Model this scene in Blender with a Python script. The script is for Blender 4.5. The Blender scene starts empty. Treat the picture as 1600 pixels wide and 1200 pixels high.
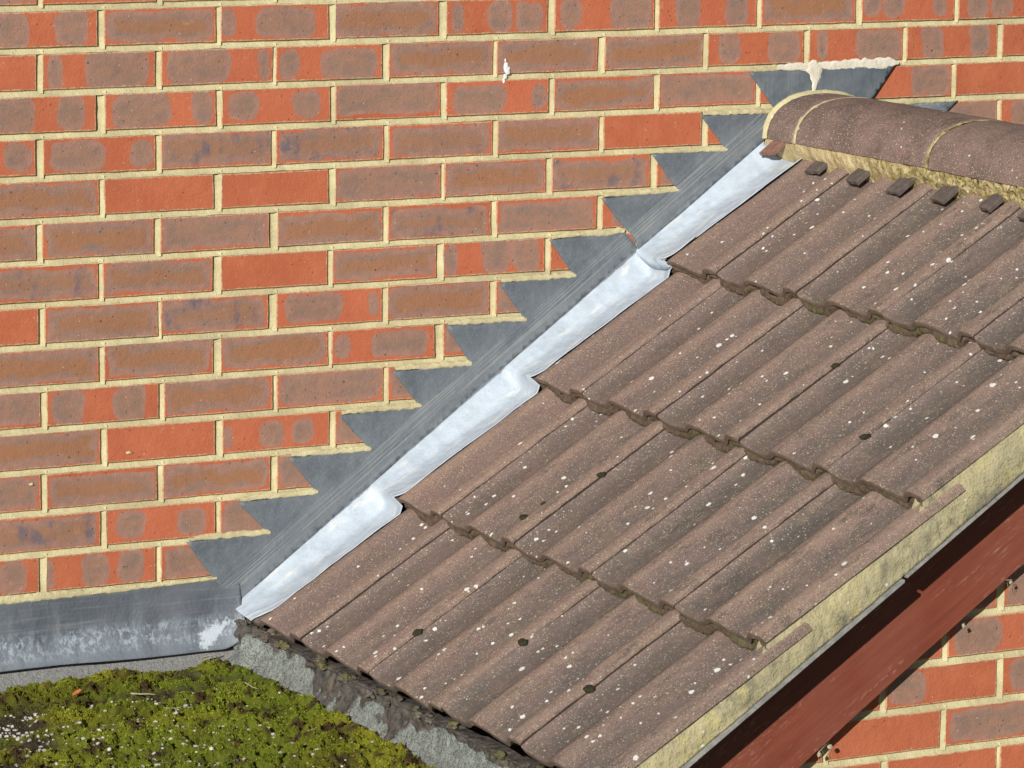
import bpy, math, random
import numpy as np
from mathutils import Matrix, Vector
random.seed(7); rng = np.random.default_rng(7)
sc = bpy.context.scene

# ------------------------------------------------------------------ camera, sky, sun, exposure
cam = bpy.data.cameras.new('camera'); co = bpy.data.objects.new('camera', cam); sc.collection.objects.link(co)
cam.sensor_width = 36; cam.lens = 142.2; cam.clip_start = .1; cam.clip_end = 500
Rm = Matrix(((0.8881036, 0.0666221, -0.4547895), (-0.4595380, 0.1498696, -0.8754221), (0.0098366, 0.9864586, 0.1637151)))
co.matrix_world = Matrix.Translation((-2.64018, -6.67409, 0.47999)) @ Rm.to_4x4()
cam.dof.use_dof = True; cam.dof.focus_distance = 7.35; cam.dof.aperture_fstop = 16
sc.camera = co
SUN = Vector((.64, .69, -.33)).normalized()          # direction the light travels
ELEV = math.asin(-SUN.z)
w = bpy.data.worlds.new('World'); sc.world = w; w.use_nodes = True
nt = w.node_tree; bg = nt.nodes['Background']
sky = nt.nodes.new('ShaderNodeTexSky'); sky.sky_type = 'NISHITA'; sky.sun_disc = False
sky.air_density = .8; sky.dust_density = .15; sky.sun_elevation = ELEV; sky.sun_rotation = math.atan2(-SUN.x, -SUN.y)
nt.links.new(sky.outputs[0], bg.inputs[0]); bg.inputs[1].default_value = .05
sl = bpy.data.lights.new('sun', 'SUN'); sl.energy = 5.0; sl.angle = math.radians(.5); sl.color = (1, .955, .88)
so = bpy.data.objects.new('sun', sl); sc.collection.objects.link(so)
so.rotation_euler = SUN.to_track_quat('-Z', 'Y').to_euler()
sc.view_settings.view_transform = 'Standard'; sc.view_settings.look = 'None'
sc.view_settings.exposure = -.10; sc.view_settings.gamma = 1

# ------------------------------------------------------------------ helpers
def vnoise(p, seed=0):
    p = np.asarray(p, float); i = np.floor(p).astype(np.int64); f = p - i; f = f*f*(3-2*f)
    def h(a, b, c):
        n = (a*374761393 + b*668265263 + c*2147483647 + seed*974711) & 0xffffffff
        n = ((n ^ (n >> 13))*1274126177) & 0xffffffff
        return ((n ^ (n >> 16)) & 0xffff)/65535.0
    r = 0
    for a in (0, 1):
        for b in (0, 1):
            for c in (0, 1):
                wt = (f[..., 0] if a else 1-f[..., 0])*(f[..., 1] if b else 1-f[..., 1])*(f[..., 2] if c else 1-f[..., 2])
                r = r + wt*h(i[..., 0]+a, i[..., 1]+b, i[..., 2]+c)
    return r*2-1
def fbm(p, o=3, seed=0):
    p = np.asarray(p, float); s = 0; a = 1; t = 0
    for k in range(o):
        s = s + a*vnoise(p*(2.03**k)+17.3*k, seed+k); t += a; a *= .5
    return s/t

def base(o):
    v = Vector((0, 0, 0))
    while o is not None: v += o.location; o = o.parent
    return v
def tag(o, label=None, cat=None, group=None, kind=None):
    if label: o['label'] = label
    if cat: o['category'] = cat
    if group: o['group'] = group
    if kind: o['kind'] = kind
    return o
def thing(name, loc, label, cat, group=None):
    o = bpy.data.objects.new(name, None); sc.collection.objects.link(o); o.location = loc
    o.empty_display_size = .05
    return tag(o, label, cat, group)
def mesh(name, V, F, mat, parent=None, attrs=None, smooth=False, mi=None, loc=None):
    """links one mesh object; V in world coordinates"""
    V = np.asarray(V, float).reshape(-1, 3)
    me = bpy.data.meshes.new(name)
    off = np.array(loc if (loc is not None and parent is None) else (base(parent) if parent is not None else (0, 0, 0)))
    me.from_pydata((V-off).tolist(), [], [list(map(int, f)) for f in F])
    for m in (mat if isinstance(mat, (list, tuple)) else [mat]): me.materials.append(m)
    if mi is not None: me.polygons.foreach_set('material_index', np.asarray(mi, np.int32))
    for k, a in (attrs or {}).items():
        a = np.asarray(a, np.float32)
        if a.ndim == 1:
            at = me.attributes.new(k, 'FLOAT', 'POINT'); at.data.foreach_set('value', a)
        else:
            at = me.attributes.new(k, 'FLOAT_VECTOR', 'POINT'); at.data.foreach_set('vector', a.ravel())
    if smooth: me.polygons.foreach_set('use_smooth', np.ones(len(me.polygons), bool))
    me.update()
    o = bpy.data.objects.new(name, me); sc.collection.objects.link(o)
    if parent is not None: o.parent = parent
    elif loc is not None: o.location = loc
    return o
class MB:
    def __init__(s): s.V = []; s.F = []; s.A = {}; s.n = 0; s.M = []
    def add(s, V, F, m=0, **A):
        V = np.asarray(V, float).reshape(-1, 3); s.V.append(V)
        for f in F: s.F.append([i+s.n for i in f]); s.M.append(m)
        for k, a in A.items():
            a = np.asarray(a, float)
            if a.ndim == 0: a = np.full(len(V), a)
            elif a.ndim == 1 and len(a) == 3 and len(V) != 3: a = np.tile(a, (len(V), 1))
            s.A.setdefault(k, []).append(a)
        s.n += len(V)
    def box(s, lo, hi, **A):
        x0, y0, z0 = lo; x1, y1, z1 = hi
        s.add([(x0,y0,z0),(x1,y0,z0),(x1,y1,z0),(x0,y1,z0),(x0,y0,z1),(x1,y0,z1),(x1,y1,z1),(x0,y1,z1)],
              [(0,3,2,1),(4,5,6,7),(0,1,5,4),(1,2,6,5),(2,3,7,6),(3,0,4,7)], **A)
    def grid(s, P, **A):
        """P: (m,n,3)"""
        m, n = P.shape[:2]; s.add(P.reshape(-1, 3), gridf(m, n), **{k: (np.asarray(a).reshape(m*n, -1).squeeze(-1) if np.asarray(a).size == m*n else (np.asarray(a).reshape(m*n, 3) if np.asarray(a).size == 3*m*n else a)) for k, a in A.items()})
    def build(s, name, mat, parent=None, smooth=False, loc=None):
        return mesh(name, np.concatenate(s.V), s.F, mat, parent, {k: np.concatenate(a) for k, a in s.A.items()}, smooth, s.M, loc)
def gridf(m, n, o=0):
    return [(o+i*n+j, o+i*n+j+1, o+(i+1)*n+j+1, o+(i+1)*n+j) for i in range(m-1) for j in range(n-1)]
def blob(c, r, seed, sub=2, rough=.25, freq=2.2):
    """lumpy closed blob -> V,F"""
    import bmesh
    bm = bmesh.new(); bmesh.ops.create_icosphere(bm, subdivisions=sub, radius=1)
    V = np.array([v.co[:] for v in bm.verts]); F = [[v.index for v in f.verts] for f in bm.faces]; bm.free()
    n = fbm(V*freq+seed*7.7, 2, seed)
    V = V*(1+rough*n)[:, None]*np.asarray(r)
    return V+np.asarray(c), F

# ------------------------------------------------------------------ material helpers
class NT:
    def __init__(s, name):
        s.mat = bpy.data.materials.new(name); s.mat.use_nodes = True; s.t = s.mat.node_tree
        s.b = s.t.nodes['Principled BSDF']; s.b.inputs['Specular IOR Level'].default_value = .3
    def n(s, typ, props=None, **inp):
        x = s.t.nodes.new(typ)
        for k, v in (props or {}).items(): setattr(x, k, v)
        for k, v in inp.items():
            s.put(x.inputs[k.replace('_', ' ')] if not k.startswith('i') or not k[1:].isdigit() else x.inputs[int(k[1:])], v)
        return x
    def put(s, sock, v):
        if isinstance(v, bpy.types.NodeSocket): s.t.links.new(v, sock)
        else:
            if isinstance(v, (tuple, list)) and sock.type == 'RGBA' and len(v) == 3: v = (*v, 1)
            sock.default_value = v
    def m(s, op, a, b=0., c=0.):
        x = s.t.nodes.new('ShaderNodeMath'); x.operation = op
        s.put(x.inputs[0], a); s.put(x.inputs[1], b); s.put(x.inputs[2], c); return x.outputs[0]
    def mix(s, f, a, b, mode='MIX'):
        x = s.t.nodes.new('ShaderNodeMix'); x.data_type = 'RGBA'; x.blend_type = mode
        s.put(x.inputs[0], f); s.put(x.inputs[6], a); s.put(x.inputs[7], b); return x.outputs[2]
    def ss(s, v, a, b, lo=0., hi=1.):
        x = s.t.nodes.new('ShaderNodeMapRange'); x.interpolation_type = 'SMOOTHSTEP'
        for i, q in enumerate((v, a, b, lo, hi)): s.put(x.inputs[i], q)
        return x.outputs[0]
    def noise(s, scale, vec=None, detail=2, rough=.5, out=0, dist=0.):
        x = s.t.nodes.new('ShaderNodeTexNoise'); x.inputs['Scale'].default_value = scale
        x.inputs['Detail'].default_value = detail; x.inputs['Roughness'].default_value = rough; x.inputs['Distortion'].default_value = dist
        s.t.links.new(vec if vec is not None else s.co, x.inputs['Vector']); return x.outputs[out]
    def vor(s, scale, vec=None, feature='F1', rnd=1.):
        x = s.t.nodes.new('ShaderNodeTexVoronoi'); x.feature = feature; x.inputs['Scale'].default_value = scale
        x.inputs['Randomness'].default_value = rnd
        s.t.links.new(vec if vec is not None else s.co, x.inputs['Vector']); return x
    @property
    def co(s):
        if not hasattr(s, '_co'):
            s._co = s.t.nodes.new('ShaderNodeTexCoord').outputs['Object']
        return s._co
    def attr(s, name):
        x = s.t.nodes.new('ShaderNodeAttribute'); x.attribute_name = name; return x
    def sep(s, v):
        x = s.t.nodes.new('ShaderNodeSeparateXYZ'); s.t.links.new(v, x.inputs[0]); return x.outputs
    def comb(s, a, b, c):
        x = s.t.nodes.new('ShaderNodeCombineXYZ'); s.put(x.inputs[0], a); s.put(x.inputs[1], b); s.put(x.inputs[2], c); return x.outputs[0]
    def sc3(s, v, x, y, z):
        q = s.t.nodes.new('ShaderNodeVectorMath'); q.operation = 'MULTIPLY'; s.put(q.inputs[0], v); q.inputs[1].default_value = (x, y, z); return q.outputs[0]
    def fin(s, col, rough=.85, bump=None, dist=.001, strength=1., spec=None, metal=None):
        s.put(s.b.inputs['Base Color'], col); s.put(s.b.inputs['Roughness'], rough)
        if spec is not None: s.b.inputs['Specular IOR Level'].default_value = spec
        if metal is not None: s.put(s.b.inputs['Metallic'], metal)
        if bump is not None:
            x = s.t.nodes.new('ShaderNodeBump'); x.inputs['Strength'].default_value = strength; x.inputs['Distance'].default_value = dist
            s.put(x.inputs['Height'], bump); s.t.links.new(x.outputs[0], s.b.inputs['Normal'])
        return s.mat

# brick: red clay faces with kiln-marked mauve panels carried by per-brick attributes
def brick_mat():
    N = NT('clay_brick')
    buv = N.sep(N.attr('buv').outputs['Vector']); lx, lz, rn = buv[0], buv[1], buv[2]
    bt = N.sep(N.attr('bt').outputs['Vector']); orange, blue, hz = bt[0], bt[1], bt[2]
    wob = N.m('MULTIPLY', N.m('SUBTRACT', N.noise(45, detail=2), .5), .010)
    r = N.attr('br').outputs['Fac']
    wob = N.m('ADD', wob, N.m('MULTIPLY', N.m('SUBTRACT', N.noise(17, detail=1), .5), .016))
    sd = None
    for k in ('p1', 'p2', 'p3'):
        p = N.sep(N.attr(k).outputs['Vector'])
        cx = N.m('MULTIPLY', N.m('ADD', p[0], p[1]), .1075); hx = N.m('MULTIPLY', N.m('SUBTRACT', p[1], p[0]), .1075)
        qx = N.m('ADD', N.m('SUBTRACT', N.m('ABSOLUTE', N.m('SUBTRACT', lx, cx)), hx), r)
        qz = N.m('ADD', N.m('SUBTRACT', N.m('ABSOLUTE', N.m('SUBTRACT', lz, p[2])), hz), r)
        ax = N.m('MAXIMUM', qx, 0); az = N.m('MAXIMUM', qz, 0)
        d = N.m('ADD', N.m('SQRT', N.m('ADD', N.m('MULTIPLY', ax, ax), N.m('MULTIPLY', az, az))), N.m('MINIMUM', N.m('MAXIMUM', qx, qz), 0))
        d = N.m('SUBTRACT', d, r)
        sd = d if sd is None else N.m('MINIMUM', sd, d)
    sd = N.m('ADD', sd, wob)
    mask = N.ss(sd, .0011, -.0013)
    inner = N.ss(N.m('ADD', sd, N.m('MULTIPLY', N.m('SUBTRACT', N.noise(70, N.sc3(N.co, 1, 1, 2.2), 3), .5), .016)), -.003, -.016)
    core = N.ss(N.m('ADD', sd, N.m('MULTIPLY', N.m('SUBTRACT', N.noise(22, N.sc3(N.co, .7, 1, 2.2), 4, .6), .5), .052)), -.011, -.021)
    big = N.noise(6, N.sc3(N.attr('buv').outputs['Vector'], 2, 2, 40), 1)
    red = N.mix(N.ss(N.noise(18, detail=3), .3, .75), (.43, .118, .055), (.49, .148, .072))
    red = N.mix(N.ss(rn, 0, 1, 0, .55), red, (.53, .150, .075))
    mauve = N.mix(N.ss(N.noise(55, detail=3), .3, .7), (.365, .200, .150), (.32, .172, .130))
    grey = N.mix(N.ss(N.noise(26, N.sc3(N.co, 1, 1, 2), 4, .7), .32, .7), (.335, .190, .132), (.215, .160, .132))
    col = N.mix(N.m('MULTIPLY', inner, .85), mauve, grey)
    col = N.mix(N.m('MULTIPLY', core, orange), col, N.mix(N.noise(140, detail=2), (.37, .165, .080), (.29, .150, .088)))
    bl = N.m('MULTIPLY', blue, N.ss(N.noise(24, N.sc3(N.co, 1.2, 1, .9), 4, .6), .50, .70))
    col = N.mix(N.m('MULTIPLY', bl, .8), col, (.135, .118, .145))
    col = N.mix(mask, red, col)
    # iron specks
    v = N.vor(230); sp = N.m('MULTIPLY', N.ss(v.outputs['Distance'], .22, .10), N.m('GREATER_THAN', N.sep(v.outputs['Color'])[0], .90))
    v2 = N.vor(48); sp2 = N.m('MULTIPLY', N.ss(v2.outputs['Distance'], .13, .08), N.m('GREATER_THAN', N.sep(v2.outputs['Color'])[0], .91))
    spk = N.m('MULTIPLY', N.m('MAXIMUM', N.m('MULTIPLY', sp, .8), sp2), N.m('ADD', N.m('MULTIPLY', mask, .75), .08))
    col = N.mix(spk, col, (.06, .055, .06))
    v3 = N.vor(60, feature='F1'); wsp = N.m('MULTIPLY', N.ss(v3.outputs['Distance'], .09, .03), N.m('GREATER_THAN', N.sep(v3.outputs['Color'])[1], .955))
    col = N.mix(N.m('MULTIPLY', wsp, .7), col, (.72, .6, .42))
    g = N.noise(900, detail=2)
    col = N.mix(.5, col, N.mix(g, (.30, .30, .30), (.72, .72, .72)), 'OVERLAY')
    col = N.mix(.30, col, N.mix(N.noise(330, detail=3, rough=.7), (.2, .2, .2), (.8, .8, .8)), 'OVERLAY')
    col = N.mix(.22, col, N.mix(N.noise(7, detail=3), (.25, .25, .25), (.75, .75, .75)), 'OVERLAY')
    pit = N.vor(120); pm_ = N.m('MULTIPLY', N.ss(pit.outputs['Distance'], .24, .12), N.m('GREATER_THAN', N.sep(pit.outputs['Color'])[2], .90))
    col = N.mix(N.m('MULTIPLY', pm_, .55), col, (.16, .085, .06))
    col = N.mix(N.m('MULTIPLY', N.ss(N.noise(52, detail=5, rough=.75), .60, .72), .35), col, (.52, .30, .19))
    # pale mortar bloom along arrises
    ex = N.m('MINIMUM', lx, N.m('SUBTRACT', .215, lx)); ez = N.m('MINIMUM', lz, N.m('SUBTRACT', .065, lz))
    e = N.m('ADD', N.m('MINIMUM', ex, ez), N.m('MULTIPLY', N.m('SUBTRACT', N.noise(160, detail=3), .5), .007))
    col = N.mix(N.ss(e, .0016, .0002, 0, .65), col, (.60, .45, .27))
    return N.fin(col, .8, N.m('SUBTRACT', N.m('ADD', N.m('MULTIPLY', N.noise(420, detail=3), 1.2), N.m('MULTIPLY', N.noise(60, detail=3), 1.6)), pm_), .0011, .9)
def mortar_mat(name='sand_mortar', a=(.68, .615, .365), b=(.54, .475, .27)):
    N = NT(name)
    col = N.mix(N.ss(N.noise(22, detail=4), .3, .72), a, b)
    col = N.mix(N.ss(N.noise(420, detail=3), .4, .75, 0, .35), col, (.40, .34, .21))
    v = N.vor(420); col = N.mix(N.m('MULTIPLY', N.ss(v.outputs['Distance'], .25, .1), N.m('GREATER_THAN', N.sep(v.outputs['Color'])[0], .93)), col, (.25, .2, .13))
    col = N.mix(N.ss(N.noise(5, N.sc3(N.co, 1, 1, 3), 4, .7), .46, .70, 0, .55), col, (.40, .35, .21))
    return N.fin(col, .95, N.m('ADD', N.noise(420, detail=4), N.m('MULTIPLY', N.noise(90, detail=3), 1.4)), .0016, 1.)
def verge_mat():
    N = NT('weathered_verge_mortar')
    c = N.co
    col = N.mix(N.ss(N.noise(14, detail=4), .3, .7), (.50, .44, .255), (.37, .335, .215))
    col = N.mix(N.ss(N.noise(11, N.sc3(c, 1, 1, 1), 5, .7), .47, .62, 0, .9), col, N.mix(N.noise(130, detail=3), (.30, .27, .18), (.13, .125, .10)))
    col = N.mix(N.m('MULTIPLY', N.ss(N.noise(30, detail=5, rough=.7), .50, .60), N.ss(N.noise(5, detail=1), .4, .6, .1, .7)), col, (.54, .48, .22))
    v = N.vor(70); col = N.mix(N.m('MULTIPLY', N.ss(v.outputs['Distance'], .30, .16), N.m('GREATER_THAN', N.sep(v.outputs['Color'])[0], .93)), col, (.75, .74, .66))
    col = N.mix(N.ss(N.noise(260, detail=4), .52, .75, 0, .6), col, (.22, .19, .11))
    return N.fin(col, .95, N.m('ADD', N.noise(260, detail=4), N.m('MULTIPLY', N.noise(50, detail=4), 2.2)), .002, 1.)
def bedding_mat():
    N = NT('ridge_bedding_mortar')
    y = N.sep(N.attr('wy').outputs['Vector'])[0]        # distance from wall
    moss = N.m('MULTIPLY', N.ss(N.noise(75, detail=4, rough=.7), .38, .60), N.ss(y, .22, .50))
    col = N.mix(N.ss(N.noise(30, detail=4), .3, .7), (.66, .55, .32), (.52, .42, .22))
    col = N.mix(moss, col, N.mix(N.noise(240, detail=3), (.14, .125, .04), (.42, .34, .13)))
    col = N.mix(N.m('MULTIPLY', N.ss(N.noise(110, detail=3), .56, .66), N.ss(y, .35, .7)), col, (.05, .045, .03))
    v = N.vor(80); col = N.mix(N.m('MULTIPLY', N.ss(v.outputs['Distance'], .3, .15), N.m('GREATER_THAN', N.sep(v.outputs['Color'])[0], .92)), col, (.75, .73, .62))
    return N.fin(col, .95, N.m('ADD', N.noise(300, detail=4), N.m('MULTIPLY', N.noise(70, detail=4), 2)), .003, 1.)
def tile_mat(name='concrete_tile', ridge=False):
    N = NT(name)
    tu = N.sep(N.attr('tu').outputs['Vector']); ac, al, pr = tu[0], tu[1], tu[2]      # across (m), along slope (m), profile height 0..1
    tr = N.sep(N.attr('tr').outputs['Vector']); r1, r2, age = tr[0], tr[1], tr[2]
    strv = N.comb(N.m('MULTIPLY', ac, 1), N.m('MULTIPLY', al, .16), r1)
    st = N.noise(38, strv, 4, .6)
    pat = N.noise(11, N.co, 4, .6); pat2 = N.noise(34, N.comb(ac, N.m('MULTIPLY', al, .5), r2), 4, .65)
    base_ = N.mix(r1, (.268, .185, .158), (.232, .166, .150))
    col = N.mix(N.m('MULTIPLY', N.ss(pat2, .4, .65), .6), base_, (.200, .148, .135))
    # dark grey algae film in the pans
    pan = N.ss(N.m('ADD', pr, N.m('MULTIPLY', N.m('SUBTRACT', st, .5), 1.2)), .80, .15)
    grey = N.mix(N.noise(150, detail=3), (.094, .088, .083), (.165, .145, .123))
    if not ridge:
        col = N.mix(N.m('MULTIPLY', N.m('MULTIPLY', pan, age), N.ss(pat, .30, .62, .35, 1)), col, grey)
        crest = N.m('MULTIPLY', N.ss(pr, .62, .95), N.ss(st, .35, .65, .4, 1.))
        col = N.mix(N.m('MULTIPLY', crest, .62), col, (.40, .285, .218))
        col = N.mix(N.m('MULTIPLY', N.m('MULTIPLY', N.ss(pat2, .50, .70), age), .5), col, (.30, .225, .155))
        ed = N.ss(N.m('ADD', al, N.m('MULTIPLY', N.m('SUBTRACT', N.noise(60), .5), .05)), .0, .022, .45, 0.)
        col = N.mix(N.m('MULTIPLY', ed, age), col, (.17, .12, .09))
        gb = N.m('MULTIPLY', N.ss(al, .345, .30, 1, 0), 0.)
    else:
        col = N.mix(N.ss(pat, .42, .66, 0, .85), col, (.150, .110, .100))
        col = N.mix(N.ss(pat2, .55, .75, 0, .5), col, (.34, .21, .16))
    if not ridge:
        col = N.mix(N.m('MULTIPLY', N.ss(N.noise(48, N.comb(ac, N.m('MULTIPLY', al, .30), N.m('MULTIPLY', r2, 3.1)), 5, .7), .50, .68), N.m('MULTIPLY', age, .75)), col, (.105, .090, .080))
        col = N.mix(N.m('MULTIPLY', N.ss(r2, 0, 9, 0, .35), 1.), col, (.185, .140, .125))
    col = N.mix(.45, col, N.mix(N.noise(95, detail=4, rough=.75), (.25, .25, .25), (.74, .74, .74)), 'OVERLAY')
    # sand grains
    v = N.vor(480); gr = N.sep(v.outputs['Color'])
    col = N.mix(N.m('MULTIPLY', N.ss(v.outputs['Distance'], .5, .3), N.m('GREATER_THAN', gr[0], N.ss(pr, 0, 1, .90, .79))), col, N.mix(gr[1], (.50, .36, .25), (.62, .52, .37)))
    col = N.mix(N.m('MULTIPLY', N.ss(v.outputs['Distance'], .5, .3), N.m('LESS_THAN', gr[0], .13)), col, (.085, .06, .055))
    v = N.vor(190); gr = N.sep(v.outputs['Color'])
    dens = N.ss(N.noise(11, detail=3), .42, .62, .985, .85)
    col = N.mix(N.m('MULTIPLY', N.ss(v.outputs['Distance'], .33, .2), N.m('GREATER_THAN', gr[0], dens)), col, N.mix(gr[1], (.62, .56, .42), (.44, .33, .22)))
    # white lichen discs
    wv = N.noise(260, detail=3, out=1); vv = N.t.nodes.new('ShaderNodeVectorMath'); vv.operation = 'MULTIPLY_ADD'
    N.t.links.new(wv, vv.inputs[0]); vv.inputs[1].default_value = (.006, .006, .006); N.t.links.new(N.co, vv.inputs[2])
    for s_, th, rad in ((42, .91 if not ridge else .965, .17), (75, .91 if not ridge else .975, .19), (26, .965 if not ridge else .99, .12)):
        v = N.vor(s_, vv.outputs[0]); gr = N.sep(v.outputs['Color'])
        thr = N.m('SUBTRACT', th+.03, N.m('MULTIPLY', N.ss(N.noise(7.5, detail=2), .46, .60), .17))
        thr = N.m('ADD', thr, N.m('MULTIPLY', N.m('SUBTRACT', 1, age), .05))
        rd = N.m('MULTIPLY', N.m('ADD', gr[2], .55), rad)
        col = N.mix(N.m('MULTIPLY', N.ss(v.outputs['Distance'], rd, N.m('SUBTRACT', rd, .05)), N.m('GREATER_THAN', gr[0], thr)), col, (.80, .80, .76))
    col = N.mix(.35, col, N.mix(N.noise(700, detail=2), (.25, .25, .25), (.78, .78, .78)), 'OVERLAY')
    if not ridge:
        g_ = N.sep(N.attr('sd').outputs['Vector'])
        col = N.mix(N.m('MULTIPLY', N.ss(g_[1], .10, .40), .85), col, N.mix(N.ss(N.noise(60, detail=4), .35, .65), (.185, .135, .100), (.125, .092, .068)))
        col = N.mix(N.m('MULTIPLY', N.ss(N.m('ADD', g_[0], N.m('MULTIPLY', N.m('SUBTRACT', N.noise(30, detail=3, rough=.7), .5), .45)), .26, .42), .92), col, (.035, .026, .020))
    return N.fin(col, .9, N.m('ADD', N.noise(450, detail=4, rough=.7), N.m('MULTIPLY', N.noise(90, detail=3), .8)), .0016, .9)
def lead_mat():
    N = NT('lead_sheet')
    l = N.sep(N.attr('lc').outputs['Vector']); s_, n_, pt = l[0], l[1], l[2]
    c = N.co
    lv = N.comb(N.m('MULTIPLY', s_, 3), N.m('MULTIPLY', n_, 70), 0)
    col = N.mix(N.ss(N.noise(14, detail=5, rough=.65), .3, .7), (.098, .118, .140), (.155, .178, .200))
    col = N.mix(N.ss(N.noise(240, N.comb(s_, N.m('MULTIPLY', n_, 1), 0), 3), .5, .75, 0, .3), col, (.30, .33, .35))
    # faint scored lines running up the fold
    col = N.mix(N.m('MULTIPLY', N.ss(n_, .085, .0, 0, .6), N.ss(N.noise(7, N.comb(s_, N.m('MULTIPLY', n_, 6), 1), 4), .3, .65)), col, (.23, .245, .255))
    ln = None
    for d, wd in ((.024, .0010), (.031, .0008), (.038, .0007), (.047, .0008), (.0425, .0006)):
        q = N.ss(N.m('ABSOLUTE', N.m('SUBTRACT', n_, N.m('ADD', d, N.m('MULTIPLY', N.m('SUBTRACT', N.noise(5, N.comb(s_, d*60, 0), 1), .5), .006)))), wd*2.2, wd*.6)
        ln = q if ln is None else N.m('MAXIMUM', ln, q)
    ln = N.m('MULTIPLY', ln, N.ss(N.noise(9, N.comb(s_, N.m('MULTIPLY', n_, 60), 0), 2), .40, .6))
    col = N.mix(N.m('MULTIPLY', ln, .5), col, (.38, .40, .40))
    col = N.mix(N.m('MULTIPLY', N.ss(N.noise(1, lv, 3, .7), .52, .68), N.ss(n_, .10, .02, 0, .55)), col, (.30, .31, .315))
    # white carbonate patina on the roof wing
    white = N.mix(N.ss(N.noise(26, detail=5, rough=.7), .35, .65), (.50, .575, .655), (.42, .485, .56))
    white = N.mix(N.ss(N.noise(16, N.comb(s_, N.m('MULTIPLY', n_, 5), 1), 4), .55, .7), white, (.62, .64, .62))
    white = N.mix(N.ss(N.noise(330, detail=3), .60, .75, 0, .6), white, (.26, .30, .33))
    edge = N.m('ADD', pt, N.m('MULTIPLY', N.m('SUBTRACT', N.noise(60, detail=4, rough=.65), .5), .35))
    col = N.mix(N.ss(edge, .42, .58), col, white)
    # slim bright scratches
    return N.fin(col, N.ss(N.noise(30, detail=3), .3, .7, .5, .75), N.m('ADD', N.m('ADD', N.m('MULTIPLY', N.noise(18, detail=3), 10), N.m('MULTIPLY', N.vor(55).outputs['Distance'], 2.5)), N.noise(200, detail=3)), .0009, .5, spec=.45, metal=.0)
def apron_mat():
    N = NT('lead_apron')
    x, y, z = N.sep(N.co)
    st = N.noise(1, N.comb(N.m('MULTIPLY', x, 26), 0, N.m('MULTIPLY', z, 5)), 5, .65)
    col = N.mix(N.ss(N.noise(12, detail=4), .3, .7), (.086, .100, .122), (.135, .150, .172))
    hz = N.noise(1, N.comb(N.m('MULTIPLY', x, 5), 0, N.m('MULTIPLY', z, 160)), 3, .6)
    col = N.mix(N.ss(hz, .50, .72, 0, .5), col, (.23, .245, .26))
    low = N.ss(z, .010, -.062)
    col = N.mix(N.m('MULTIPLY', N.ss(N.m('ADD', st, N.m('MULTIPLY', low, .25)), .50, .78), N.ss(z, .05, -.03, .25, .6)), col, (.24, .28, .32))
    sp = N.noise(120, N.sc3(N.co, 1, 1, .6), 4, .75)
    col = N.mix(N.m('MULTIPLY', N.m('MULTIPLY', N.ss(sp, .47, .60), N.ss(N.noise(14, detail=2), .35, .6, .3, 1.)), N.m('MULTIPLY', N.ss(z, -.005, -.03), N.ss(z, -.066, -.050))), col, (.36, .425, .49))
    # chalky patch at the dressed corner
    dx = N.m('SUBTRACT', x, .205); dz = N.m('ADD', N.m('ADD', z, .046), N.m('MULTIPLY', dx, -.45))
    r = N.m('SQRT', N.m('ADD', N.m('MULTIPLY', N.m('MULTIPLY', dx, dx), .20), N.m('MULTIPLY', dz, dz)))
    col = N.mix(N.ss(N.m('ADD', r, N.m('MULTIPLY', N.m('SUBTRACT', N.noise(60, detail=6, rough=.8), .5), .060)), .018, .010), col, (.52, .58, .64))
    # mortar smear along the top edge
    tz = N.m('ADD', z, N.m('MULTIPLY', N.m('SUBTRACT', N.noise(22, N.sc3(N.co, 1, 1, 1), 4, .6), .5), .022))
    col = N.mix(N.ss(tz, .050, .056), col, N.mix(N.ss(N.noise(40, detail=3), .48, .56), (.34, .37, .39), (.60, .54, .34)))
    return N.fin(col, .55, N.m('ADD', N.m('MULTIPLY', N.noise(20, detail=3), 5), N.noise(160, detail=3)), .0012, .6, spec=.5)
def simple(name, a, b, scale=60, rough=.9, bump=.0015, c=None, bs=200):
    N = NT(name); col = N.mix(N.ss(N.noise(scale, detail=4, rough=.65), .32, .68), a, b)
    if c: col = N.mix(N.ss(N.noise(scale*4, detail=3), .55, .7, 0, .7), col, c)
    return N.fin(col, rough, N.m('ADD', N.noise(bs, detail=4, rough=.7), N.noise(bs*.3, detail=2)), bump, 1.)
def board_mat():
    N = NT('painted_board')
    a = N.sep(N.attr('bc').outputs['Vector'])
    v = N.comb(N.m('MULTIPLY', a[0], 7), N.m('MULTIPLY', a[1], 90), 0)
    col = N.mix(N.ss(N.noise(1, v, 4, .6), .3, .7), (.175, .042, .024), (.235, .062, .035))
    col = N.mix(N.ss(N.noise(8, detail=3), .35, .65, 0, .5), col, (.235, .072, .045))
    wear = N.m('MULTIPLY', N.ss(N.noise(1, N.comb(N.m('MULTIPLY', a[0], 40), N.m('MULTIPLY', a[1], 230), 3), 4, .75), .53, .66), N.ss(N.noise(1, N.comb(N.m('MULTIPLY', a[0], 5), N.m('MULTIPLY', a[1], 28), 1), 2), .47, .66))
    col = N.mix(N.m('MULTIPLY', wear, .75), col, (.42, .24, .19))
    return N.fin(col, .6, N.noise(1, v, 5, .7), .0012, .5, spec=.4)
def moss_mat(): 
    N = NT('moss'); c = N.attr('mc').outputs['Color']
    col = N.mix(.4, c, N.mix(N.noise(500, detail=2), (.3, .3, .3), (.75, .75, .75)), 'OVERLAY')
    m = N.fin(col, .85, N.noise(700, detail=3), .001, .6, spec=.15)
    return m
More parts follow.
